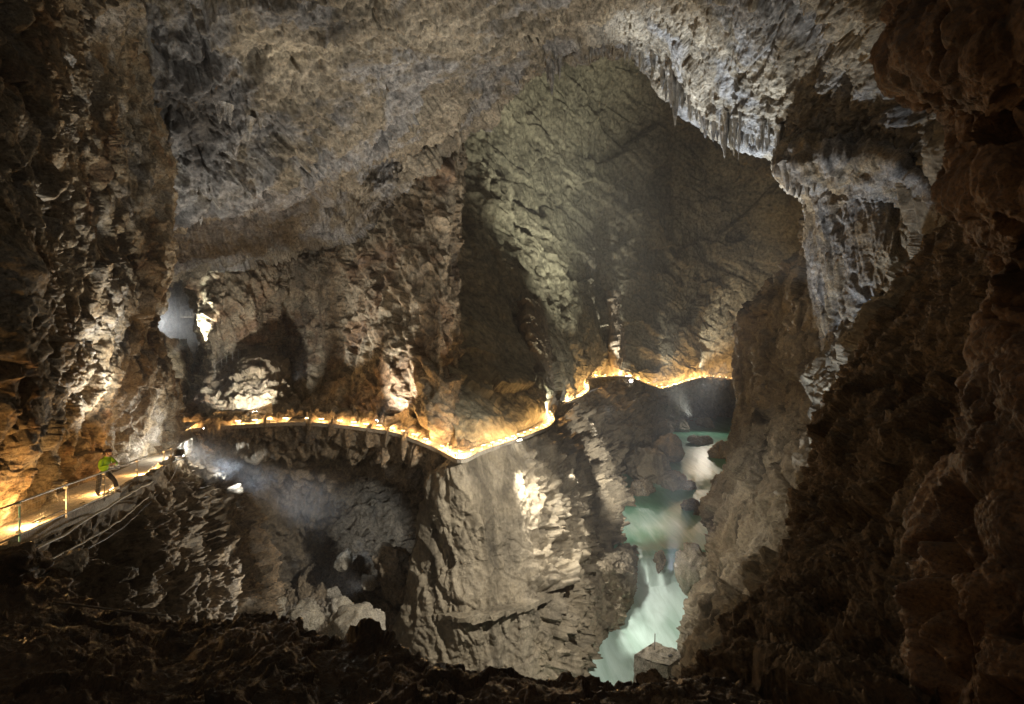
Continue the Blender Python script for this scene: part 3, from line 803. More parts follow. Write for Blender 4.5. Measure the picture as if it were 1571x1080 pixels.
class MB:
    """collects boxes and tubes into one mesh"""

    def __init__(self):
        self.v, self.f = [], []

    def add(self, vs, fs):
        n = len(self.v)
        self.v += [tuple(x) for x in vs]
        self.f += [tuple(i + n for i in f) for f in fs]
        return self

    def box(self, c, s, rz=0.0, bev=0.0):
        hx, hy, hz = s[0] / 2, s[1] / 2, s[2] / 2
        b = min(bev, hx * .9, hy * .9, hz * .9)
        R = Matrix.Rotation(rz, 3, 'Z')
        if b <= 0:
            pts = [(x, y, z) for z in (-hz, hz) for x, y in ((-hx, -hy), (hx, -hy), (hx, hy), (-hx, hy))]
            fs = [(3, 2, 1, 0), (4, 5, 6, 7), (0, 1, 5, 4), (1, 2, 6, 5), (2, 3, 7, 6), (3, 0, 4, 7)]
        else:
            pts, fs = [], []
            ring = [(-hx + b, -hy), (hx - b, -hy), (hx, -hy + b), (hx, hy - b), (hx - b, hy), (-hx + b, hy), (-hx, hy - b), (-hx, -hy + b)]
            for z, k in ((-hz, b), (-hz + b, 0), (hz - b, 0), (hz, b)):
                for x, y in ring:
                    pts.append((x * (hx - k) / hx, y * (hy - k) / hy, z))
            for r in range(3):
                for i in range(8):
                    j = (i + 1) % 8
                    fs.append((r * 8 + i, r * 8 + j, r * 8 + 8 + j, r * 8 + 8 + i))
            fs.append(tuple(range(7, -1, -1)))
            fs.append(tuple(range(24, 32)))
        self.add([R @ Vector(p) + Vector(c) for p in pts], fs)
        return self

    def tube(self, pts, r, n=7, caps=True):
        pts = [Vector(p) for p in pts]
        rs = r if isinstance(r, (list, tuple)) else [r] * len(pts)
        vs, fs = [], []
        for i, p in enumerate(pts):
            t = (pts[min(i + 1, len(pts) - 1)] - pts[max(i - 1, 0)])
            t = t.normalized() if t.length > 1e-9 else Vector((0, 0, 1))
            a = Vector((0, 0, 1)) if abs(t.z) < 0.9 else Vector((1, 0, 0))
            e1 = t.cross(a).normalized()
            e2 = t.cross(e1)
            for k in range(n):
                an = 2 * math.pi * k / n
                vs.append(p + (e1 * math.cos(an) + e2 * math.sin(an)) * rs[i])
        for i in range(len(pts) - 1):
            for k in range(n):
                j = (k + 1) % n
                fs.append((i * n + k, i * n + j, i * n + n + j, i * n + n + k))
        if caps:
            fs.append(tuple(range(n - 1, -1, -1)))
            m = (len(pts) - 1) * n
            fs.append(tuple(range(m, m + n)))
        return self.add(vs, fs)

    def ball(self, c, r, seg=12, rings=8, s=(1, 1, 1)):
        vs, fs = [], []
        for i in range(rings + 1):
            th = math.pi * i / rings
            for k in range(seg):
                ph = 2 * math.pi * k / seg
                vs.append((c[0] + r * s[0] * math.sin(th) * math.cos(ph), c[1] + r * s[1] * math.sin(th) * math.sin(ph), c[2] + r * s[2] * math.cos(th)))
        for i in range(rings):
            for k in range(seg):
                j = (k + 1) % seg
                fs.append((i * seg + k, i * seg + seg + k, i * seg + seg + j, i * seg + j))
        return self.add(vs, fs)

    def build(self, name, mat, parent=None, smooth=False):
        return mesh_obj(name, self.v, self.f, mat, parent, smooth)


def copy_tree(o, parent=None):
    c = o.copy()
    C.objects.link(c)
    c.parent = parent
    for ch in [x for x in C.objects if x.parent == o]:
        copy_tree(ch, c)
    return c


M_CONC = rock_mat('walkway concrete', [(0.26, 0.22, 0.17), (0.34, 0.30, 0.24), (0.40, 0.36, 0.29)], 1.6, 0.25, 0.0, stain_amt=0.25)
M_STEEL = plain('galvanised steel', (0.30, 0.29, 0.27), 0.45, 0.8)
M_PAINT = plain('green painted steel', (0.06, 0.20, 0.19), 0.5, 0.0)
M_BLACK = plain('black cable', (0.03, 0.03, 0.03), 0.5)
M_CABLE = plain('pale cable', (0.42, 0.38, 0.30), 0.5)
M_HOUS = plain('lamp housing', (0.05, 0.05, 0.05), 0.5)
M_LED = plain('warm lamp lens', (0.9, 0.8, 0.6), 0.4, emit=(1.0, 0.72, 0.36), estr=14.0)
M_FLOOD = plain('white lamp lens', (0.9, 0.9, 0.9), 0.3, emit=(1.0, 0.96, 0.86), estr=60.0)

# ================================================================ river
def water_mat():
    m = bpy.data.materials.new('river water')
    m.use_nodes = True
    nt = m.node_tree
    N, Lk = nt.nodes, nt.links
    b = N['Principled BSDF']
    at = N.new('ShaderNodeAttribute')
    at.attribute_name = 'foam_and_light'
    geo = N.new('ShaderNodeNewGeometry')
    mp = N.new('ShaderNodeMapping')
    mp.inputs['Scale'].default_value = (0.6, 0.09, 0.25)
    mp.inputs['Rotation'].default_value = (0, 0, -0.25)
    Lk.new(geo.outputs['Position'], mp.inputs['Vector'])
    t = N.new('ShaderNodeTexNoise')
    t.inputs['Scale'].default_value = 1.0
    t.inputs['Detail'].default_value = 6
    t.inputs['Roughness'].default_value = 0.6
    t.inputs['Distortion'].default_value = 0.8
    Lk.new(mp.outputs[0], t.inputs['Vector'])
    mr = N.new('ShaderNodeMapRange')
    mr.inputs['From Min'].default_value = 0.3
    mr.inputs['From Max'].default_value = 0.7
    mr.inputs['To Min'].default_value = -0.15
    mr.inputs['To Max'].default_value = 0.15
    Lk.new(t.outputs[0], mr.inputs[0])
    ad = N.new('ShaderNodeMath')
    ad.operation = 'ADD'
    ad.use_clamp = True
    Lk.new(at.outputs['Fac'], ad.inputs[0])
    Lk.new(mr.outputs[0], ad.inputs[1])
    r = N.new('ShaderNodeValToRGB')
    e = r.color_ramp.elements
    e[0].position, e[0].color = 0.0, (0.035, 0.115, 0.075, 1)
    e[1].position, e[1].color = 1.0, (0.66, 0.82, 0.78, 1)
    x = e.new(0.35)
    x.color = (0.10, 0.27, 0.18, 1)
    x = e.new(0.65)
    x.color = (0.36, 0.50, 0.44, 1)
    Lk.new(ad.outputs[0], r.inputs[0])
    Lk.new(r.outputs[0], b.inputs['Base Color'])
    b.inputs['Roughness'].default_value = 0.38
    b.inputs['Specular IOR Level'].default_value = 0.4
    bp = N.new('ShaderNodeBump')
    bp.inputs['Strength'].default_value = 0.15
    bp.inputs['Distance'].default_value = 0.6
    Lk.new(t.outputs[0], bp.inputs['Height'])
    Lk.new(bp.outputs[0], b.inputs['Normal'])
    return m


M_WATER = water_mat()
prof = [(30, -32.6), (50, -32.4), (60, -32.2), (68, -31.9), (69.6, -31.6), (70.4, -30.6), (71.2, -29.4), (72.2, -28.8), (74, -28.6), (88, -28.5), (100, -28.4), (105, -28.2), (109, -27.6), (114, -27.3), (125, -27.1), (160, -27.0), (235, -27.0)]
ds = np.concatenate([np.linspace(30, 67, 90), np.linspace(67, 76, 90)[1:], np.linspace(76, 235, 220)[1:]])
us = np.linspace(0, 1, 160)
zz = np.interp(ds, [p[0] for p in prof], [p[1] for p in prof])
WV, FO = [], []
for d, z in zip(ds, zz):
    xl = np.interp(d, [30, 50, 70, 100, 150, 235], [0, 3, 9, 15, 25, 35])
    xr = np.interp(d, [30, 50, 70, 100, 150, 235], [20, 24, 33, 48, 72, 110])
    xs = xl + (xr - xl) * us
    WV.append(np.stack([xs, np.full_like(xs, d), np.full_like(xs, z)], 1))
WV = np.concatenate(WV)
# the lip of the fall bows downstream in the middle and is ragged
bow = 1.2 * np.sin(WV[:, 0] * 0.9) + 0.8 * vnoise(WV * [0.7, 0.0, 0.0] + 3.3, 5)
near_fall = np.exp(-((WV[:, 1] - 70.8) / 3.0) ** 2)
WV[:, 1] += bow * near_fall
rough = near_fall * 0.35 + np.exp(-((WV[:, 1] - 64) / 5) ** 2) * 0.10 + np.exp(-((WV[:, 1] - 107) / 5) ** 2) * 0.3 + 0.03
WV[:, 2] += fbm(WV * [0.8, 0.25, 0.3], 4, 0.5, 9) * rough
d_ = WV[:, 1] - bow * near_fall
foam_and_light = np.interp(d_, [30, 50, 60, 66, 68, 70, 71.6, 73, 76, 84, 96, 104, 108, 112, 122, 150, 200], [0.72, 0.72, 0.76, 0.9, 1.0, 0.95, 0.72, 0.34, 0.26, 0.60, 0.28, 0.25, 0.62, 0.35, 0.25, 0.32, 0.4])  # pale peak in the middle pool paints its lit patch; falls and rapids foam
water_me = grid_mesh('river', WV, len(ds), len(us))
water_me.attributes.new('foam_and_light', 'FLOAT', 'POINT').data.foreach_set('value', foam_and_light.astype(np.float32))
water_me.materials.append(M_WATER)
river = bpy.data.objects.new('river', water_me)
C.objects.link(river)
river['kind'] = 'structure'

# ================================================================ walkways
def ribbon(name, line, width, thick, mat, kerb=0.0, side=1, wob=0.03):
    """a slab that follows a line (outer edge); wall side is to the left of travel"""
    L = np.array(line)
    T = np.gradient(L, axis=0)
    T[:, 2] = 0
    T /= np.linalg.norm(T, axis=1, keepdims=True) + 1e-9
    Nn = np.stack([-T[:, 1], T[:, 0], 0 * T[:, 0]], 1) * side
    sec = [(width, -thick), (0, -thick), (0, kerb), (0.16, kerb), (0.17, 0.0), (width * .5, 0.02), (width, 0.0)]
    if kerb <= 0:
        sec = [(width, -thick), (0, -thick), (0, -0.02), (0.03, 0.0), (width * .5, 0.02), (width, 0.0)]
    V = np.concatenate([(L + Nn * a + np.array([0, 0, b]))[:, None, :] for a, b in sec], 1)
    V = V + (fbm(V.reshape(-1, 3) * 1.3, 3, .5, 77) * wob).reshape(V.shape[:2])[..., None] * np.array([1, 1, 0.5])
    me = grid_mesh(name, V.reshape(-1, 3), V.shape[0], V.shape[1])
    me.polygons.foreach_set('use_smooth', np.zeros(len(me.polygons), bool))
    me.materials.append(mat)
    o = bpy.data.objects.new(name, me)
    C.objects.link(o)
    structure(o)
    return o, L, Nn


_, NL, NN = ribbon('walkway_near', near_line, 2.3, 0.35, M_CONC, 0.10)
_, FL, FN = ribbon('walkway_far', far_line, 2.0, 0.4, M_CONC, 0.0)
old_pts = [(626, 931, 52.6), (655, 938, 49.4), (690, 945, 46.8), (740, 945, 46.4), (790, 933, 47.8), (845, 914, 51.2), (890, 888, 57.5), (930, 862, 63.6), (958, 845, 69)]
ribbon('old_trail', smooth_line(old_pts, 0.25), 2.2, 0.55, M_CLIFF, 0.0, 1, 0.45)

# ---- string of low lamps along the far walkway
lamp_proto = thing('path_lamp', 'low warm lamp bar in the string of lights along the far walkway', 'path lamp', (0, 0, 0), 0, 'path lamps along the far walkway')
MB().box((0, 0, 0.20), (0.06, 0.06, 0.40)).build('post', M_HOUS, lamp_proto)
MB().box((0, 0, 0.45), (0.6, 0.10, 0.06), 0, 0.01).build('housing', M_HOUS, lamp_proto)
MB().box((0, 0.0, 0.395), (0.52, 0.12, 0.05), 0, 0.01).build('lens', M_LED, lamp_proto)
acc, nxt, first = 0.0, 0.8, True
fr_rail = []
for i in range(1, len(FL)):
    seg = float(np.linalg.norm(FL[i] - FL[i - 1]))
    acc += seg
    if acc < nxt:
        continue
    d = FL[i][1]
    step = 1.4 if d < 60 else (2.0 if d < 100 else 2.8)
    nxt = acc + step * rng.uniform(0.85, 1.15)
    t = FL[i] - FL[i - 1]
    o = lamp_proto if first else copy_tree(lamp_proto)
    first = False
    o.location = FL[i] + FN[i] * 0.25
    o.rotation_euler = (0, 0, math.atan2(t[1], t[0]))
    pw = (210 if d < 75 else 480) * rng.uniform(0.6, 1.3)
    q = FL[i] + FN[i] * 0.55 + np.array([0, 0, 0.45])
    lamp('path_lamp_light', q, pw, WARM, 0.06)

# ---- railing of the far walkway (posts and one rail, seen as thin lines)
def railing(label, pts, height, rpost, rrail, mats, rails=(1.0,), mesh_wires=0, group=None, cat_='railing', name='railing'):
    base = Vector(pts[0])
    t = thing(name, label, cat_, base, 0, group)
    loc = [Vector(p) - base for p in pts]
    for i, p in enumerate(loc):
        MB().tube([p + Vector((0, 0, -0.1)), p + Vector((0, 0, height))], rpost).build('post', mats[i % len(mats)], t)
    for r in rails:
        MB().tube([p + Vector((0, 0, height * r)) for p in loc], rrail).build('handrail' if r == max(rails) else 'lower_rail', mats[-1], t)
    if mesh_wires:
        m = MB()
        for k in range(mesh_wires):
            zq = height * (k + 1) / (mesh_wires + 1)
            m.tube([p + Vector((0, 0, zq)) for p in loc], 0.004, 4, False)
        for a, b in zip(loc[:-1], loc[1:]):
            n = int((b - a).length / 0.14)
            for j in range(1, n):
                c = a.lerp(b, j / n)
                m.tube([c + Vector((0, 0, 0.06)), c + Vector((0, 0, height))], 0.003, 4, False)
        m.build('wire_mesh', mats[-1], t)
    return t


def along(i0, i1, step):
    out, last = [], None
    for i in range(i0, i1):
        p = FL[i] + FN[i] * 0.1
        if last is None or np.linalg.norm(p - last) >= step:
            out.append(p)
            last = p
    return out


def idx_near(u):
    px = FL[:, 0] / FL[:, 1] * F + 785.5
    return int(np.argmin(np.abs(px - u)))


a0, a1 = idx_near(300), idx_near(700)
b1 = int(np.argmin(np.linalg.norm(FL - np.array(P(846, 634, 81.5)), axis=1)))
c1 = int(np.argmin(np.linalg.norm(FL - np.array(P(966, 578, 146.5)), axis=1)))
M_RAILFAR = plain('weathered rail steel', (0.22, 0.19, 0.15), 0.5, 0.6)
railing('thin grey railing on the level stretch of far walkway under the lit recess', along(a0, a1, 2.4), 1.05, 0.03, 0.022, [M_RAILFAR], (1.0, 0.55))
railing('thin grey railing on far walkway climbing from the pinnacle to the bend', along(a1, b1, 2.6), 1.05, 0.035, 0.025, [M_RAILFAR], (1.0, 0.55))
railing('thin grey railing on far walkway stairs between the bend and the top corner', along(b1, c1, 3.2), 1.05, 0.05, 0.035, [M_RAILFAR])
railing('thin grey railing on farthest walkway above the green river', along(c1, len(FL) - 8, 3.6), 1.05, 0.06, 0.04, [M_RAILFAR])

# ---- near railing, post by post as in the photo
post_feet = [(-85, 876, 12.4), (32, 826, 14.0), (104, 792, 16.3), (162, 765, 19.0), (212, 739, 23.0), (253, 719, 27.5), (264, 713, 29.3), (296, 693, 36)]
pf = [P(*p) for p in post_feet]
rl = railing('metal handrail with wire mesh along the outer edge of the near walkway', [(p[0] - 0.03, p[1], p[2] + 0.02) for p in pf], 0.98, 0.024, 0.026,
             [M_STEEL, M_PAINT, M_STEEL, M_STEEL, M_STEEL, M_STEEL, M_STEEL, M_STEEL], (1.0, 0.08), 5)
for p in pf:
    for zc in (0.16, 0.52, 0.9):
        MB().box((p[0] - pf[0][0] - 0.03, p[1] - pf[0][1], p[2] - pf[0][2] + zc), (0.10, 0.10, 0.07), 0.5, 0.01).build('clamp', M_STEEL, rl)
p0, p1 = Vector(P(51, 802, 14.8)), Vector(P(97, 782, 16.4))
tag(MB().tube([p0, p1], 0.02).build('metal_bar', M_BLACK), 'dark loose bar lying along the near walkway rail', 'bar')

# ---- cables under the near walkway edge
def cable(label, pts, r, mat):
    L = smooth_line(pts, 0.4)
    L[:, 2] += 0.06 * fbm(L * 1.3, 2, .5, 3)
    o = MB().tube(list(L), r, 6).build('cable', mat, None, True)
    return tag(o, label, 'cable', 'cables under the near walkway')


cable('thick pale cable sagging just under the near walkway edge', [(-40, 908, 12.3), (20, 872, 13.0), (60, 838, 14.6), (95, 822, 15.6), (135, 795, 17.2), (165, 778, 18.6), (200, 757, 21), (240, 735, 25)], 0.045, M_CABLE)
cable('thin pale cable running below the thick one under the walkway', [(-20, 915, 12.4), (25, 884, 13.0), (80, 856, 14.6), (130, 830, 16.4), (175, 805, 18.5), (225, 765, 23), (262, 735, 28), (275, 712, 31)], 0.028, M_CABLE)
cable('lowest dark cable strung across rock beneath the walkway', [(10, 905, 12.8), (60, 885, 13.8), (115, 850, 15.6), (170, 822, 18), (215, 785, 21.5), (255, 745, 26.5)], 0.03, M_BLACK)

pipe = smooth_line([(82, 932, 10.6), (130, 938, 10.5), (190, 946, 10.4), (255, 953, 10.3)], 0.3)
tag(MB().tube(list(pipe + np.array([0, 0, 0.12])), 0.022, 7).build('pipe', M_RAILFAR, None, True), 'thin dull pipe lying across the dark foreground ledge', 'pipe')

# ---- lamps on the near walkway
npl = thing('path_lamp', 'warm lamp under the rail of near walkway by the left edge', 'path lamp', (0, 0, 0), 0, 'path lamps along the near walkway')
MB().box((0, 0, 0.10), (0.03, 0.03, 0.20)).build('post', M_HOUS, npl)
MB().box((0, 0, 0.215), (0.42, 0.06, 0.04), 0, 0.008).build('housing', M_HOUS, npl)
MB().box((0, 0, 0.185), (0.40, 0.05, 0.02)).build('lens', M_LED, npl)
spots_near = [(-60, 868, 12.7, 'warm lamp under the rail of near walkway beyond the left edge', 260),
              (68, 809, 15.3, 'warm lamp on near walkway between the green post and next post', 260),
              (180, 756, 20.4, 'warm lamp on near walkway at the feet of the man', 220),
              (238, 727, 26, 'warm lamp on near walkway just short of the floodlight', 380)]
for k, (u, v, d, lb, pw) in enumerate(spots_near):
    o = npl if k == 0 else copy_tree(npl)
    j = int(np.argmin(np.linalg.norm(NL - np.array(P(u, v, d)), axis=1)))
    t = NL[j + 1] - NL[j]
    o.location = NL[j] + NN[j] * 0.22
    o.rotation_euler = (0, 0, math.atan2(t[1], t[0]))
    o['label'] = lb
    lamp('path_lamp_light', NL[j] + NN[j] * 0.45 + np.array([0, 0, 0.28]), pw, WARM, 0.05)

# ---- floodlights
def floodlight(label, pos, target, size=0.4, lens=None):
    pos = Vector(pos)
    t = thing('floodlight', label, 'floodlight', pos, 0, 'floodlights of the walkway')
    d = (Vector(target) - pos).normalized()
    q = d.to_track_quat('Y', 'Z').to_matrix().to_4x4()
    h = MB()
    s = size
    h.box((0, -s * .25, 0), (s, s * .5, s * .8), 0, s * .12)
    for k in range(5):
        h.box((-s * .36 + k * s * .18, -s * .56, 0), (s * .05, s * .16, s * .6))
    o = h.build('housing', M_HOUS, t)
    o.matrix_local = q
    o = MB().box((0, s * .012, 0), (s * .86, s * .03, s * .66), 0, s * .012).build('lens', lens or M_FLOOD, t)
    o.matrix_local = q
    MB().tube([(-s * .55, 0, 0), (-s * .55, 0, -s * .8), (s * .55, 0, -s * .8), (s * .55, 0, 0)], s * .05).build('bracket', M_HOUS, t)
    return t


FLOODS = {
    'corner': ('bright white floodlight at the outer corner of near walkway aimed into ravine', P(277, 695, 30.8), P(480, 790, 60), 0.5),
    'beam': ('small white floodlight under the walkway bend throwing a short beam', P(312, 657, 51.2), P(365, 690, 55), 0.16),
    'mound': ('white floodlight beside the lit rock mound on far walkway', P(391, 633, 56.2), P(372, 580, 63), 0.5),
    'niche': ('small white floodlight below the lit recess in the buttress', P(578, 645, 56.4), P(620, 590, 59), 0.4),
    'fin': ('white floodlight at the walkway bend aimed up a pale rock fin', P(839, 637, 79), P(816, 520, 90), 0.6),
    'pinnacle': ('white floodlight under the walkway lighting jagged rock of pinnacle', P(797, 675, 56.8), P(830, 800, 54), 0.5),
    'column': ('white floodlight on top walkway corner aimed up the wall', P(962, 577, 144), P(938, 450, 148), 0.9),
    'river': ('white floodlight on top walkway corner aimed down at river', P(968, 584, 144), P(1005, 830, 82), 0.9),
    'alcove': ('white floodlight at lit alcove on the farthest walkway', P(1034, 590, 153), P(1028, 550, 158), 0.8),
}
for k, (lb, p, t, s) in FLOODS.items():
    floodlight(lb, p, t, s)

# ---- landing with slab and rails where the near walkway meets the wall
lt = thing('landing', 'pale concrete landing by the wall where near and far walkways meet', 'landing', P(268, 655, 43))
MB().box((0, 0, 0.1), (2.6, 3.0, 0.22), 0.4, 0.03).build('deck', M_CONC, lt)
MB().tube([(-1.3, -1.2, 0.2), (-1.3, -1.2, 1.2), (1.2, -0.6, 1.2), (1.2, -0.6, 0.2)], 0.03).build('handrail', M_STEEL, lt)

# ---- little footbridge deep in the side passage, and the stair rail on the mound
fb = thing('footbridge', 'tiny lit footbridge crossing the misty side passage', 'footbridge', P(291, 486, 112))
MB().box((0, 0, -0.07), (3.6, 1.0, 0.14), 0.1, 0.03).build('deck', M_CONC, fb)
for x in (-1.6, -0.5, 0.5, 1.6):
    MB().tube([(x, -0.4, 0), (x, -0.4, 1.05)], 0.035).build('post', M_STEEL, fb)
MB().tube([(-1.8, -0.4, 1.05), (1.8, -0.4, 1.05)], 0.035).build('handrail', M_STEEL, fb)
railing('thin stair railing climbing the pale mound beside the passage', [P(u, v, d) for u, v, d in ((330, 572, 68), (340, 564, 68.5), (348, 558, 69), (357, 552, 69.4), (366, 548, 70))], 1.1, 0.045, 0.035, [M_STEEL])

# ================================================================ boulders
def boulder(label, u, v, d, size, seed, mat=None, cat_='boulder', group=None, sink=0.3, lvl=5):
    """an angular block resting at photo position u,v (its foot) at depth d; size = (x, y, z) in metres"""
    import bmesh
    bm = bmesh.new()
    bmesh.ops.create_icosphere(bm, subdivisions=lvl, radius=1.0)
    co = np.array([x.co[:] for x in bm.verts])
    rs = np.random.RandomState(seed)
    s = np.array(size) / 2
    # cut by random planes into an angular block
    r = np.ones(len(co))
    for k in range(13):
        n = rs.normal(size=3)
        n /= np.linalg.norm(n)
        dd = co @ n
        lim = rs.uniform(0.55, 0.9)
        r = np.where(dd > 1e-3, np.minimum(r, lim / np.maximum(dd, 1e-3)), r)
    pts = co * r[:, None] * 1.25 * s
    m = float(s.mean())
    pts += co * (rock_height(pts + seed * 7.7, [('facet', m * 0.8, m * 0.20), ('crag', m * 0.9, m * 0.22), ('fbm', m * 0.25, m * 0.07, {'gain': .65})], seed))[:, None]
    me = bpy.data.meshes.new('boulder')
    bm.to_mesh(me)
    bm.free()
    pts[:, 2] += s[2] * (1 - sink)
    me.vertices.foreach_set('co', pts.astype(np.float32).ravel())
    me.materials.append(mat or M_BOULD)
    me.polygons.foreach_set('use_smooth', np.ones(len(me.polygons), bool))
    me.update()
    o = bpy.data.objects.new('boulder', me)
    o.location = P(u, v, d)
    o.rotation_euler = (0, 0, rs.uniform(0, 6.28))
    C.objects.link(o)
    tag(o, label, cat_, group)
    return o


GR = 'boulders on the ravine floor'
GW = 'rocks in the river'
boulder('tall grey block leaning against the ravine floor left of the pinnacle', 606, 905, 57, (4.2, 3.6, 6.4), 1, M_RAVINE, group=GR)
boulder('pale upright slab at the dark ravine wall beside two small stones', 528, 872, 60, (1.6, 1.4, 2.4), 2, group=GR)
boulder('small pale stone beneath the upright slab on ravine floor', 512, 915, 57, (1.5, 1.3, 1.2), 3, group=GR)
boulder('flat pale rock on the ravine floor just above the dark ledge, leftmost boulder', 402, 962, 46, (4.6, 3.5, 2.6), 4, group=GR)
boulder('rounded grey boulder between the leftmost pale rock and yellow block', 470, 968, 46, (3.2, 2.6, 2.4), 5, group=GR)
boulder('large yellow-brown block on ravine floor beside the foot of the pinnacle', 548, 1010, 42, (4.8, 4.0, 4.6), 6, M_BOULD, group=GR)
boulder('dark brown block in front of the yellow-brown block', 575, 1018, 40, (2.6, 2.4, 2.2), 7, M_RAVINE, group=GR)
boulder('grey boulder behind the yellow-brown block', 520, 952, 50, (2.8, 2.4, 2.2), 8, group=GR)
boulder('squat grey rock right of tall leaning block', 628, 925, 55, (2.2, 2.0, 1.8), 9, M_RAVINE, group=GR)
boulder('small rough stone left of the tall leaning block', 566, 900, 58, (1.8, 1.6, 1.5), 10, group=GR)
boulder('low stone on ravine floor close under the rounded grey boulder', 500, 985, 42, (1.8, 1.6, 1.2), 12, group=GR)
boulder('pale lit knob on the ravine wall below the corner floodlight, upper one', 384, 872, 56, (1.8, 1.6, 2.2), 13, group=GR)
boulder('pale lit knob on the ravine wall below the corner floodlight, lower one', 395, 900, 54, (1.9, 1.6, 2.4), 14, group=GR)
boulder('large pale rock standing in far pool near its left bank', 1046, 660, 176, (6.5, 5, 4.2), 15, group=GW)
boulder('pale rock in the far pool right of the large one', 1082, 656, 186, (7, 5, 3.6), 16, group=GW)
boulder('long low pale rock in the far pool, nearest the middle', 1076, 681, 152, (8.5, 4, 2.6), 17, group=GW)
boulder('pale rock against right bank at the end of far pool', 1106, 706, 132, (4.5, 5, 6.0), 18, group=GW)
boulder('small dark rock alone in the middle pool', 1060, 783, 92.5, (2.7, 2.4, 2.4), 19, M_RAVINE, group=GW)
boulder('flat dark rock at the right edge of middle pool', 1078, 792, 90, (3.0, 2.4, 1.2), 20, M_RAVINE, group=GW)
boulder('big brown block heaped on left bank above the rapids', 992, 728, 112, (7.5, 7, 6.5), 21, M_CLIFF, group=GW)
boulder('brown slab at the tip of the heap beside the rapids', 1030, 752, 107, (6.0, 5, 4.4), 22, M_CLIFF, group=GW)
boulder('dark rounded rock low in the heap on left bank', 985, 762, 102, (4.0, 3.6, 3.4), 23, M_RAVINE, group=GW)
boulder('brown rock behind the heap where the far pool narrows', 1022, 700, 128, (7, 6, 5.6), 24, M_CLIFF, group=GW)
boulder('grey rock on left bank beside far pool under the walkway', 1002, 672, 150, (9, 7, 6.5), 25, M_CLIFF, group=GW)
boulder('small brown rock next to the rapids at the end of the heap', 1054, 752, 106, (3.2, 3, 2.6), 29, M_RAVINE, group=GW)
boulder('dark block at the foot of the cliff left of middle pool', 958, 806, 96, (3.8, 4, 6), 26, M_RAVINE, group=GW)
boulder('rock lip splitting the top of the waterfall', 1012, 872, 70.4, (1.5, 1.2, 2.6), 27, M_RAVINE, group=GW)
boulder('pale rock at the right side of waterfall under cliff', 1066, 905, 66, (4.0, 5, 5.4), 28, group=GW)
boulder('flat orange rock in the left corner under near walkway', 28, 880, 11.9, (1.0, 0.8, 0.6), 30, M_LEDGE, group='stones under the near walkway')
boulder('pale squared stone under the cables beneath near walkway', 108, 876, 14.6, (0.9, 0.8, 0.6), 31, group='stones under the near walkway')

# ---- masonry platform above the river
mp_ = thing('stone_platform', 'pale masonry platform with a thin post standing above the lower river', 'platform', P(1010, 1062, 47))
z0 = -(1062 - 540) / F * 47
def rel(u, v, d):
    p = P(u, v, d)
    b0 = P(1010, 1062, 47)
    return (p[0] - b0[0], p[1] - b0[1], p[2] - b0[2])
tp = [rel(973, 1004, 46.0), rel(1003, 985, 49.5), rel(1052, 1003, 48.5), rel(1024, 1022, 45)]
bt = [(x[0] * 1.08, x[1] * 1.08, -6.0) for x in tp]
def wallgrid(name, a, b, c, d, n, m, mat, par, seed):
    A, B, Cc, D = map(np.array, (a, b, c, d))
    V = []
    for i in range(n + 1):
        for j in range(m + 1):
            s_, t_ = j / m, i / n
            V.append((A * (1 - s_) + B * s_) * (1 - t_) + (D * (1 - s_) + Cc * s_) * t_)
    V = np.array(V)
    off = rock_height(V + seed, [('facet', 0.6, 0.16, {'warp': 0.1, 'crack': .6}), ('fbm', 2.0, 0.35), ('crag', 0.8, 0.10), ('fbm', 0.2, 0.04)], seed)
    V = V + off[:, None] * np.array([0.4, -0.6, 0.7])
    me = grid_mesh(name, V, n + 1, m + 1)
    me.materials.append(mat)
    o = bpy.data.objects.new(name, me)
    C.objects.link(o)
    o.parent = par
    return o
wallgrid('top', tp[0], tp[1], tp[2], tp[3], 30, 40, M_BOULD, mp_, 3)
for k in range(4):
    wallgrid('side_wall', tp[k], tp[(k + 1) % 4], bt[(k + 1) % 4], bt[k], 50, 40, M_BOULD, mp_, 5 + k)
q = rel(1004, 1000, 47.5)
MB().tube([q, (q[0] + .05, q[1], q[2] + 1.7)], 0.05).build('post', M_STEEL, mp_)
MB().box((q[0] + 1.0, q[1] - 0.6, q[2] - 0.05), (1.1, 0.25, 0.12), 0.3, 0.02).build('beam', M_HOUS, mp_)

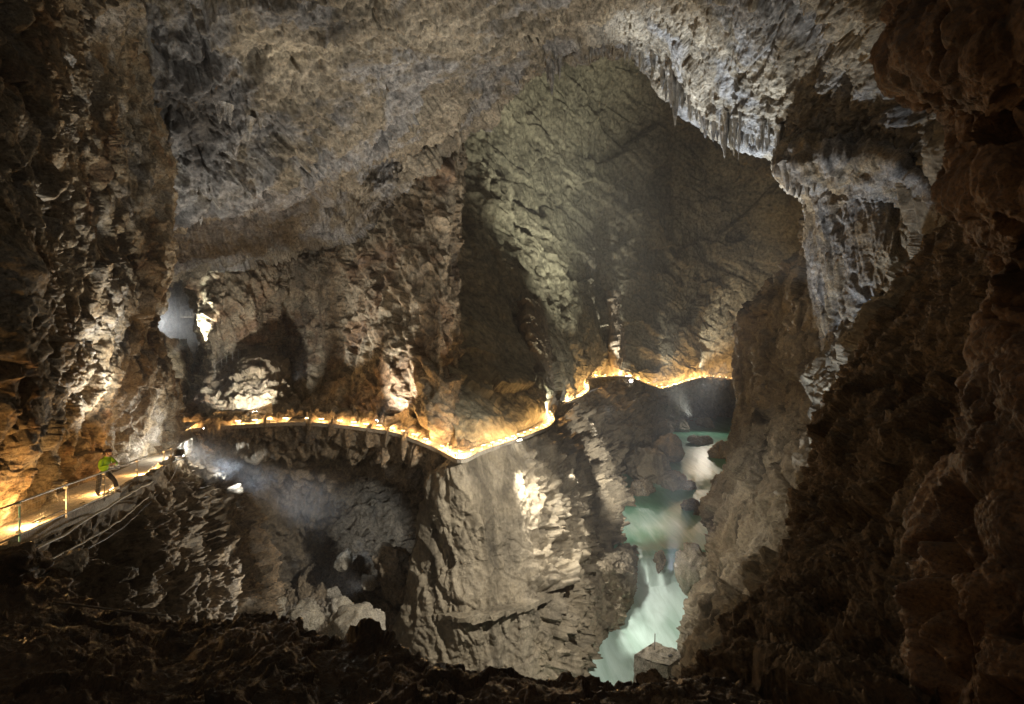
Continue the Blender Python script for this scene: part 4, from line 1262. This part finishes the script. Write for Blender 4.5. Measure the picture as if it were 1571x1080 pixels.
# ================================================================ stalactites hanging from the roof
ceil_obj = bpy.data.objects['cave_ceiling']
def stalactite(u, v0, v1, d, r, seed, parent=ceil_obj, mat=None):
    """tapered, fluted dripstone from v0 (root) to v1 (tip)"""
    top = np.array(P(u, v0, d))
    L = (v1 - v0) / F * d
    n, m = 26, 20
    th = np.linspace(0, 2 * np.pi, m + 1)
    V = []
    rs = np.random.RandomState(seed)
    lean = rs.uniform(-0.06, 0.06, 2) * L
    for i in range(n + 1):
        t = i / n
        rad = r * ((1 - t) ** 0.75 * 0.92 + 0.08) * (1 + 0.45 * (1 - min(1, t * 3)) ** 2)
        if i == n:
            rad = r * 0.02
        for a in th:
            fl = 1 + 0.14 * math.sin(a * 5 + seed) + 0.09 * math.sin(a * 9 + seed * 2.1 + t * 2)
            V.append((top[0] + lean[0] * t + rad * fl * math.cos(a), top[1] + lean[1] * t + rad * fl * math.sin(a), top[2] + 0.25 * L - 1.25 * L * t))
    V = np.array(V)
    h = rock_height(V, [('fbm', r * 1.2, r * 0.30), ('knob', r * 0.8, r * 0.22)], seed)
    cen = np.stack([top[0] + 0 * h, top[1] + 0 * h, V[:, 2]], 1)
    N_ = V - cen
    N_ /= np.linalg.norm(N_, axis=1, keepdims=True) + 1e-6
    fade = np.linalg.norm(V - cen, axis=1) / r
    V = V + N_ * (h * np.clip(fade, 0, 1))[:, None]
    # close the seam
    V = V.reshape(n + 1, m + 1, 3)
    V[:, -1] = V[:, 0]
    me = grid_mesh('stalactite', V.reshape(-1, 3), n + 1, m + 1)
    me.materials.append(mat or M_STAL)
    o = bpy.data.objects.new('stalactite', me)
    C.objects.link(o)
    o.parent = parent
    return o


k = 0
for u, v0, v1, d, r in [(1037, 98, 160, 58.6, .75), (1029, 95, 150, 58.8, .55), (1046, 105, 156, 58.2, .6), (1018, 85, 126, 60, .6), (1003, 70, 112, 61, .55), (986, 58, 96, 62, .5), (968, 48, 80, 63, .45),
                        (1112, 180, 230, 55, .5), (1125, 180, 226, 55, .4), (1040, 110, 176, 58, .6), (1031, 105, 168, 58, .45), (1060, 130, 172, 57.6, .6), (1075, 145, 187, 57, .75), (1086, 150, 197, 56.6, .7), (1097, 155, 203, 56.2, .65), (1109, 162, 214, 55.6, .8), (1121, 170, 217, 55, .75), (1131, 172, 213, 54.6, .65),
                        (1143, 176, 215, 54, .75), (1154, 180, 210, 53.4, .55), (1165, 185, 221, 52.8, .65), (1178, 192, 222, 52, .5), (1190, 198, 228, 51.2, .5), (1200, 205, 240, 50.6, .45),
                        (1068, 140, 176, 58, .5), (1102, 165, 205, 56.6, .45), (1137, 178, 206, 55, .4), (1150, 185, 212, 54.6, .4), (846, 98, 135, 64.5, .55), (842, 95, 118, 65, .35), (858, 92, 112, 65, .35), (905, 66, 88, 65, .3), (925, 58, 82, 65, .35),
                        (1206, 258, 290, 44.4, .5), (1216, 262, 297, 44, .5), (1226, 266, 299, 43.6, .5), (1236, 270, 298, 43.4, .4), (1248, 270, 292, 43, .35),
                        (337, 165, 190, 37, .3), (345, 165, 186, 37, .3), (352, 168, 192, 37.2, .28), (88, 90, 118, 22, .28), (98, 92, 130, 22.4, .22), (106, 96, 124, 23, .2)]:
    k += 1
    ln = 1.15 if d > 40 else 1.0
    stalactite(u, v0, v0 + (v1 - v0) * ln + (7 if d > 50 else 0), d - (1.6 if d > 50 else 0.6 if d > 40 else 0.0), r * 0.85, 100 + k)
# the fringe along the lit lip of the roof
for j in range(34):
    u = rng.uniform(955, 1205)
    v = float(np.interp(u, [955, 1040, 1110, 1205], [56, 138, 195, 226]))
    d = float(np.interp(u, [955, 1040, 1110, 1205], [65, 59, 55, 49])) - rng.uniform(0.8, 2.6)
    k += 1
    stalactite(u, v - rng.uniform(8, 30), v + 4 + 40 * rng.random() ** 2.5, d, rng.choice((.14, .2, .3, .5)), 100 + k)
# many small ones on the dark rib of the roof
for j in range(46):
    t = rng.random()
    u = 190 + t * 520
    i_ = np.interp(u, [190, 250, 400, 500, 590, 668, 735], [0, 1, 2, 3, 4, 5, 6])
    v = np.interp(u, [190, 250, 400, 500, 590, 668, 735], [330, 335, 297, 245, 212, 187, 150]) - rng.random() ** 1.5 * 120
    d = np.interp(u, [190, 250, 400, 500, 590, 668, 735], [42, 42, 46, 50, 55, 60, 63]) - (np.interp(u, [190, 735], [335, 150]) - v) * 0.055
    L_ = rng.uniform(10, 30)
    k += 1
    stalactite(u, v - 4, v + L_, d, rng.uniform(.18, .42), 100 + k)

# ================================================================ the man on the walkway
def skin_mesh(name, joints, edges, mat, parent, root=0, sub=2, shrink=1.0):
    me = bpy.data.meshes.new(name)
    me.from_pydata([j[:3] for j in joints], edges, [])
    o = bpy.data.objects.new(name, me)
    C.objects.link(o)
    md = o.modifiers.new('skin', 'SKIN')
    md.use_smooth_shade = True
    md.branch_smoothing = 0.6
    for i, j in enumerate(joints):
        sv = me.skin_vertices[0].data[i]
        rr = j[3]
        sv.radius = (rr[0] * shrink, rr[1] * shrink) if isinstance(rr, tuple) else (rr * shrink, rr * shrink)
        sv.use_root = i == root
    s = o.modifiers.new('sub', 'SUBSURF')
    s.levels = sub
    s.render_levels = sub
    dg = bpy.context.evaluated_depsgraph_get()
    me2 = bpy.data.meshes.new_from_object(o.evaluated_get(dg))
    o.modifiers.clear()
    o.data = me2
    bpy.data.meshes.remove(me)
    me2.name = name
    me2.materials.clear()
    me2.materials.append(mat)
    me2.polygons.foreach_set('use_smooth', np.ones(len(me2.polygons), bool))
    o.parent = parent
    return o


M_SKIN = plain('skin', (0.55, 0.36, 0.27), 0.6, var=0.06)
M_JACK = plain('lime green jacket', (0.26, 0.50, 0.02), 0.75, var=0.18, scale=9)
M_TROU = plain('dark trousers', (0.045, 0.045, 0.052), 0.8, var=0.3, scale=12)
M_BOOT = plain('boots', (0.09, 0.08, 0.08), 0.7)
M_HELM = plain('dark helmet', (0.03, 0.015, 0.015), 0.4)
M_REFL = plain('pale reflective band', (0.75, 0.75, 0.72), 0.4)
fx, fy, fz = P(157, 765, 19.25)
man = thing('person', 'person in lime green jacket and dark helmet leaning at the near walkway rail', 'person', (fx, fy, fz + 0.12))
J = {'pelvis': (0.04, 0, 0.90), 'spine': (0.07, 0, 1.08), 'chest': (0.12, 0, 1.28), 'neck0': (0.17, 0, 1.43), 'neck1': (0.21, 0, 1.51), 'head': (0.245, 0, 1.60),
     'hl': (0.0, -0.09, 0.86), 'kl': (-0.05, -0.10, 0.47), 'al': (-0.10, -0.08, 0.09), 'tl': (0.06, -0.13, 0.035),
     'hr': (0.08, 0.10, 0.86), 'kr': (0.34, 0.17, 0.53), 'ar': (0.33, 0.33, 0.10), 'tr': (0.49, 0.33, 0.045),
     'sl': (0.12, -0.19, 1.38), 'el': (0.13, -0.29, 1.10), 'wl': (0.37, -0.14, 1.16), 'ml': (0.44, -0.09, 1.19),
     'sr': (0.16, 0.19, 1.38), 'er': (0.33, 0.27, 1.13), 'wr': (0.44, 0.06, 1.20), 'mr': (0.475, -0.01, 1.21)}
names = list(J)
RAD = {'pelvis': 0.115, 'spine': 0.11, 'chest': 0.125, 'neck0': 0.07, 'neck1': 0.055, 'head': 0.075, 'hl': 0.085, 'kl': 0.055, 'al': 0.04, 'tl': 0.032, 'hr': 0.085, 'kr': 0.055, 'ar': 0.04, 'tr': 0.032,
       'sl': 0.06, 'el': 0.042, 'wl': 0.028, 'ml': 0.032, 'sr': 0.06, 'er': 0.042, 'wr': 0.028, 'mr': 0.032}
E = [('pelvis', 'spine'), ('spine', 'chest'), ('chest', 'neck0'), ('neck0', 'neck1'), ('neck1', 'head'), ('pelvis', 'hl'), ('hl', 'kl'), ('kl', 'al'), ('al', 'tl'), ('pelvis', 'hr'), ('hr', 'kr'), ('kr', 'ar'), ('ar', 'tr'),
     ('chest', 'sl'), ('sl', 'el'), ('el', 'wl'), ('wl', 'ml'), ('chest', 'sr'), ('sr', 'er'), ('er', 'wr'), ('wr', 'mr')]
joints = [(*J[n], RAD[n]) for n in names]
edges = [(names.index(a), names.index(b)) for a, b in E]
for side, m0, up in (('l', 'ml', -1), ('r', 'mr', 1)):
    b0 = Vector(J[m0])
    fwd = (Vector(J[m0]) - Vector(J['w' + side])).normalized()
    lat = fwd.cross(Vector((0, 0, 1))).normalized()
    for f, ln in enumerate((0.068, 0.078, 0.072, 0.058)):
        root_i = names.index(m0)
        prev = root_i
        base_ = b0 + Vector((0, 0, 0.027 - 0.018 * f)) + fwd * 0.03
        for sgm, (a, dr) in enumerate(((0.0, 0), (0.5, 0.008), (1.0, 0.03))):
            p = base_ + fwd * ln * a - lat * up * dr
            joints.append((*p, 0.0095 - 0.001 * sgm))
            edges.append((prev, len(joints) - 1))
            prev = len(joints) - 1
    prev = names.index('w' + side)
    for a in (0.35, 1.0):
        p = Vector(J['w' + side]) + fwd * 0.055 * a + Vector((0, 0, 0.045 * (0.6 + a * .5))) - lat * up * 0.015
        joints.append((*p, 0.011))
        edges.append((prev, len(joints) - 1))
        prev = len(joints) - 1
body = skin_mesh('body', joints, edges, M_SKIN, man)
# head with face, turned right
hd = MB()
hc = Vector((0.255, -0.01, 1.625))
hd.ball(hc, 0.1, 20, 14, (0.98, 0.80, 1.18))
hd.ball(hc + Vector((0.055, -0.005, -0.065)), 0.06, 12, 8, (0.9, 0.85, 0.8))
hd.ball(hc + Vector((0.102, -0.005, -0.012)), 0.016, 8, 6, (1.2, 0.8, 1.6))
for sy in (-1, 1):
    hd.ball(hc + Vector((-0.005, sy * 0.082, -0.01)), 0.022, 8, 6, (0.8, 0.5, 1.4))
    hd.ball(hc + Vector((0.088, sy * 0.032, 0.018)), 0.013, 8, 6)
hd.ball(hc + Vector((0.098, -0.003, -0.058)), 0.014, 8, 6, (0.7, 1.8, 0.5))
hd.build('head', M_SKIN, man, True)
hm = MB()
vs, fs = [], []
for i in range(9):
    th = math.pi * 0.56 * i / 8
    for k_ in range(22):
        ph = 2 * math.pi * k_ / 22
        vs.append((hc[0] - 0.008 + 0.128 * math.sin(th) * math.cos(ph), hc[1] + 0.108 * math.sin(th) * math.sin(ph), hc[2] + 0.03 + 0.115 * math.cos(th)))
for i in range(8):
    for k_ in range(22):
        fs.append((i * 22 + k_, i * 22 + 22 + k_, i * 22 + 22 + (k_ + 1) % 22, i * 22 + (k_ + 1) % 22))
hm.add(vs, fs)
hm.box((hc[0] + 0.125, hc[1], hc[2] + 0.03), (0.07, 0.15, 0.014), 0, 0.005)
hm.build('helmet', M_HELM, man, True)
MB().tube([hc + Vector((0.0, -0.088, 0.02)), hc + Vector((0.03, -0.075, -0.07)), hc + Vector((0.05, 0, -0.125)), hc + Vector((0.03, 0.075, -0.07)), hc + Vector((0, 0.088, 0.02))], 0.011).build('chin_strap', M_HELM, man, True)
jn = ['hem', 'spine', 'chest', 'neck0', 'collar', 'sl', 'el', 'wl', 'sr', 'er', 'wr']
JJ = dict(J)
JJ['hem'] = (0.035, 0, 0.86)
JJ['collar'] = (0.20, 0, 1.50)
JR = {'hem': 0.165, 'spine': 0.160, 'chest': 0.165, 'neck0': 0.10, 'collar': 0.072, 'sl': 0.088, 'el': 0.066, 'wl': 0.048, 'sr': 0.088, 'er': 0.066, 'wr': 0.048}
je = [('hem', 'spine'), ('spine', 'chest'), ('chest', 'neck0'), ('neck0', 'collar'), ('chest', 'sl'), ('sl', 'el'), ('el', 'wl'), ('chest', 'sr'), ('sr', 'er'), ('er', 'wr')]
jk = skin_mesh('jacket', [(*JJ[n], JR[n]) for n in jn], [(jn.index(a), jn.index(b)) for a, b in je], M_JACK, man)
tn = ['waist', 'pelvis', 'hl', 'kl', 'al', 'hr', 'kr', 'ar']
JJ['waist'] = (0.05, 0, 1.0)
TR = {'waist': 0.13, 'pelvis': 0.14, 'hl': 0.105, 'kl': 0.082, 'al': 0.075, 'hr': 0.105, 'kr': 0.082, 'ar': 0.075}
te = [('waist', 'pelvis'), ('pelvis', 'hl'), ('hl', 'kl'), ('kl', 'al'), ('pelvis', 'hr'), ('hr', 'kr'), ('kr', 'ar')]
skin_mesh('trousers', [(*JJ[n], TR[n]) for n in tn], [(tn.index(a), tn.index(b)) for a, b in te], M_TROU, man)
for a, t in (('al', 'tl'), ('ar', 'tr')):
    A, T = Vector(J[a]), Vector(J[t])
    skin_mesh('boot', [(*(A + Vector((0, 0, 0.07))), 0.055), (*(A + Vector((0, 0, -0.03))), 0.055), (*A.lerp(T, .6), 0.046), (*T, 0.038)], [(0, 1), (1, 2), (2, 3)], M_BOOT, man)
b0 = Vector(J['kr']).lerp(Vector(J['ar']), 0.55)
b1 = Vector(J['kr']).lerp(Vector(J['ar']), 0.80)
MB().tube([b0, b1], 0.088, 14).build('gaiter', M_REFL, man, True)

# ================================================================ air: thin haze through the whole cave, and mist banks where the lamps show it
def volume_mat(name, dens, col, falloff=False):
    m = bpy.data.materials.new(name)
    m.use_nodes = True
    nt = m.node_tree
    nt.nodes.clear()
    out = nt.nodes.new('ShaderNodeOutputMaterial')
    v = nt.nodes.new('ShaderNodeVolumePrincipled')
    v.inputs['Color'].default_value = (*col, 1)
    v.inputs['Density'].default_value = dens
    v.inputs['Anisotropy'].default_value = 0.2
    nt.links.new(v.outputs[0], out.inputs['Volume'])
    if falloff:
        tc = nt.nodes.new('ShaderNodeTexCoord')
        ln = nt.nodes.new('ShaderNodeVectorMath')
        ln.operation = 'LENGTH'
        nt.links.new(tc.outputs['Object'], ln.inputs[0])
        nz = nt.nodes.new('ShaderNodeTexNoise')
        nz.inputs['Scale'].default_value = 1.6
        nz.inputs['Detail'].default_value = 3
        nt.links.new(tc.outputs['Object'], nz.inputs['Vector'])
        ad = nt.nodes.new('ShaderNodeMath')
        ad.operation = 'MULTIPLY_ADD'
        nt.links.new(nz.outputs[0], ad.inputs[0])
        ad.inputs[1].default_value = 0.9
        nt.links.new(ln.outputs['Value'], ad.inputs[2])
        mr = nt.nodes.new('ShaderNodeMapRange')
        mr.interpolation_type = 'SMOOTHSTEP'
        mr.inputs['From Min'].default_value = 0.3
        mr.inputs['From Max'].default_value = 1.2
        mr.inputs['To Min'].default_value = dens
        mr.inputs['To Max'].default_value = 0.0
        nt.links.new(ad.outputs[0], mr.inputs[0])
        nt.links.new(mr.outputs[0], v.inputs['Density'])
    else:
        m.cycles.homogeneous_volume = True
    return m


hz = MB().box((25, 112, 28), (240, 262, 142)).build('haze', volume_mat('haze air', 0.0004, (0.93, 0.95, 1.0)))
hz['kind'] = 'stuff'


def mist(c, s, dens):
    o = MB().ball((0, 0, 0), 1.0, 24, 16).build('mist', volume_mat('mist air', dens, (0.9, 0.94, 1.0), True))
    o.location = c
    o.scale = s
    o['kind'] = 'stuff'
    return o


mist(P(440, 775, 46), (10, 12, 8), 0.035)
mist(P(265, 500, 108), (10, 16, 12), 0.05)
mist(P(900, 300, 118), (48, 40, 42), 0.0045)
mist(P(355, 733, 39), (5, 8, 4.5), 0.05)
mist(P(322, 713, 35), (3.2, 4.5, 2.6), 0.09)
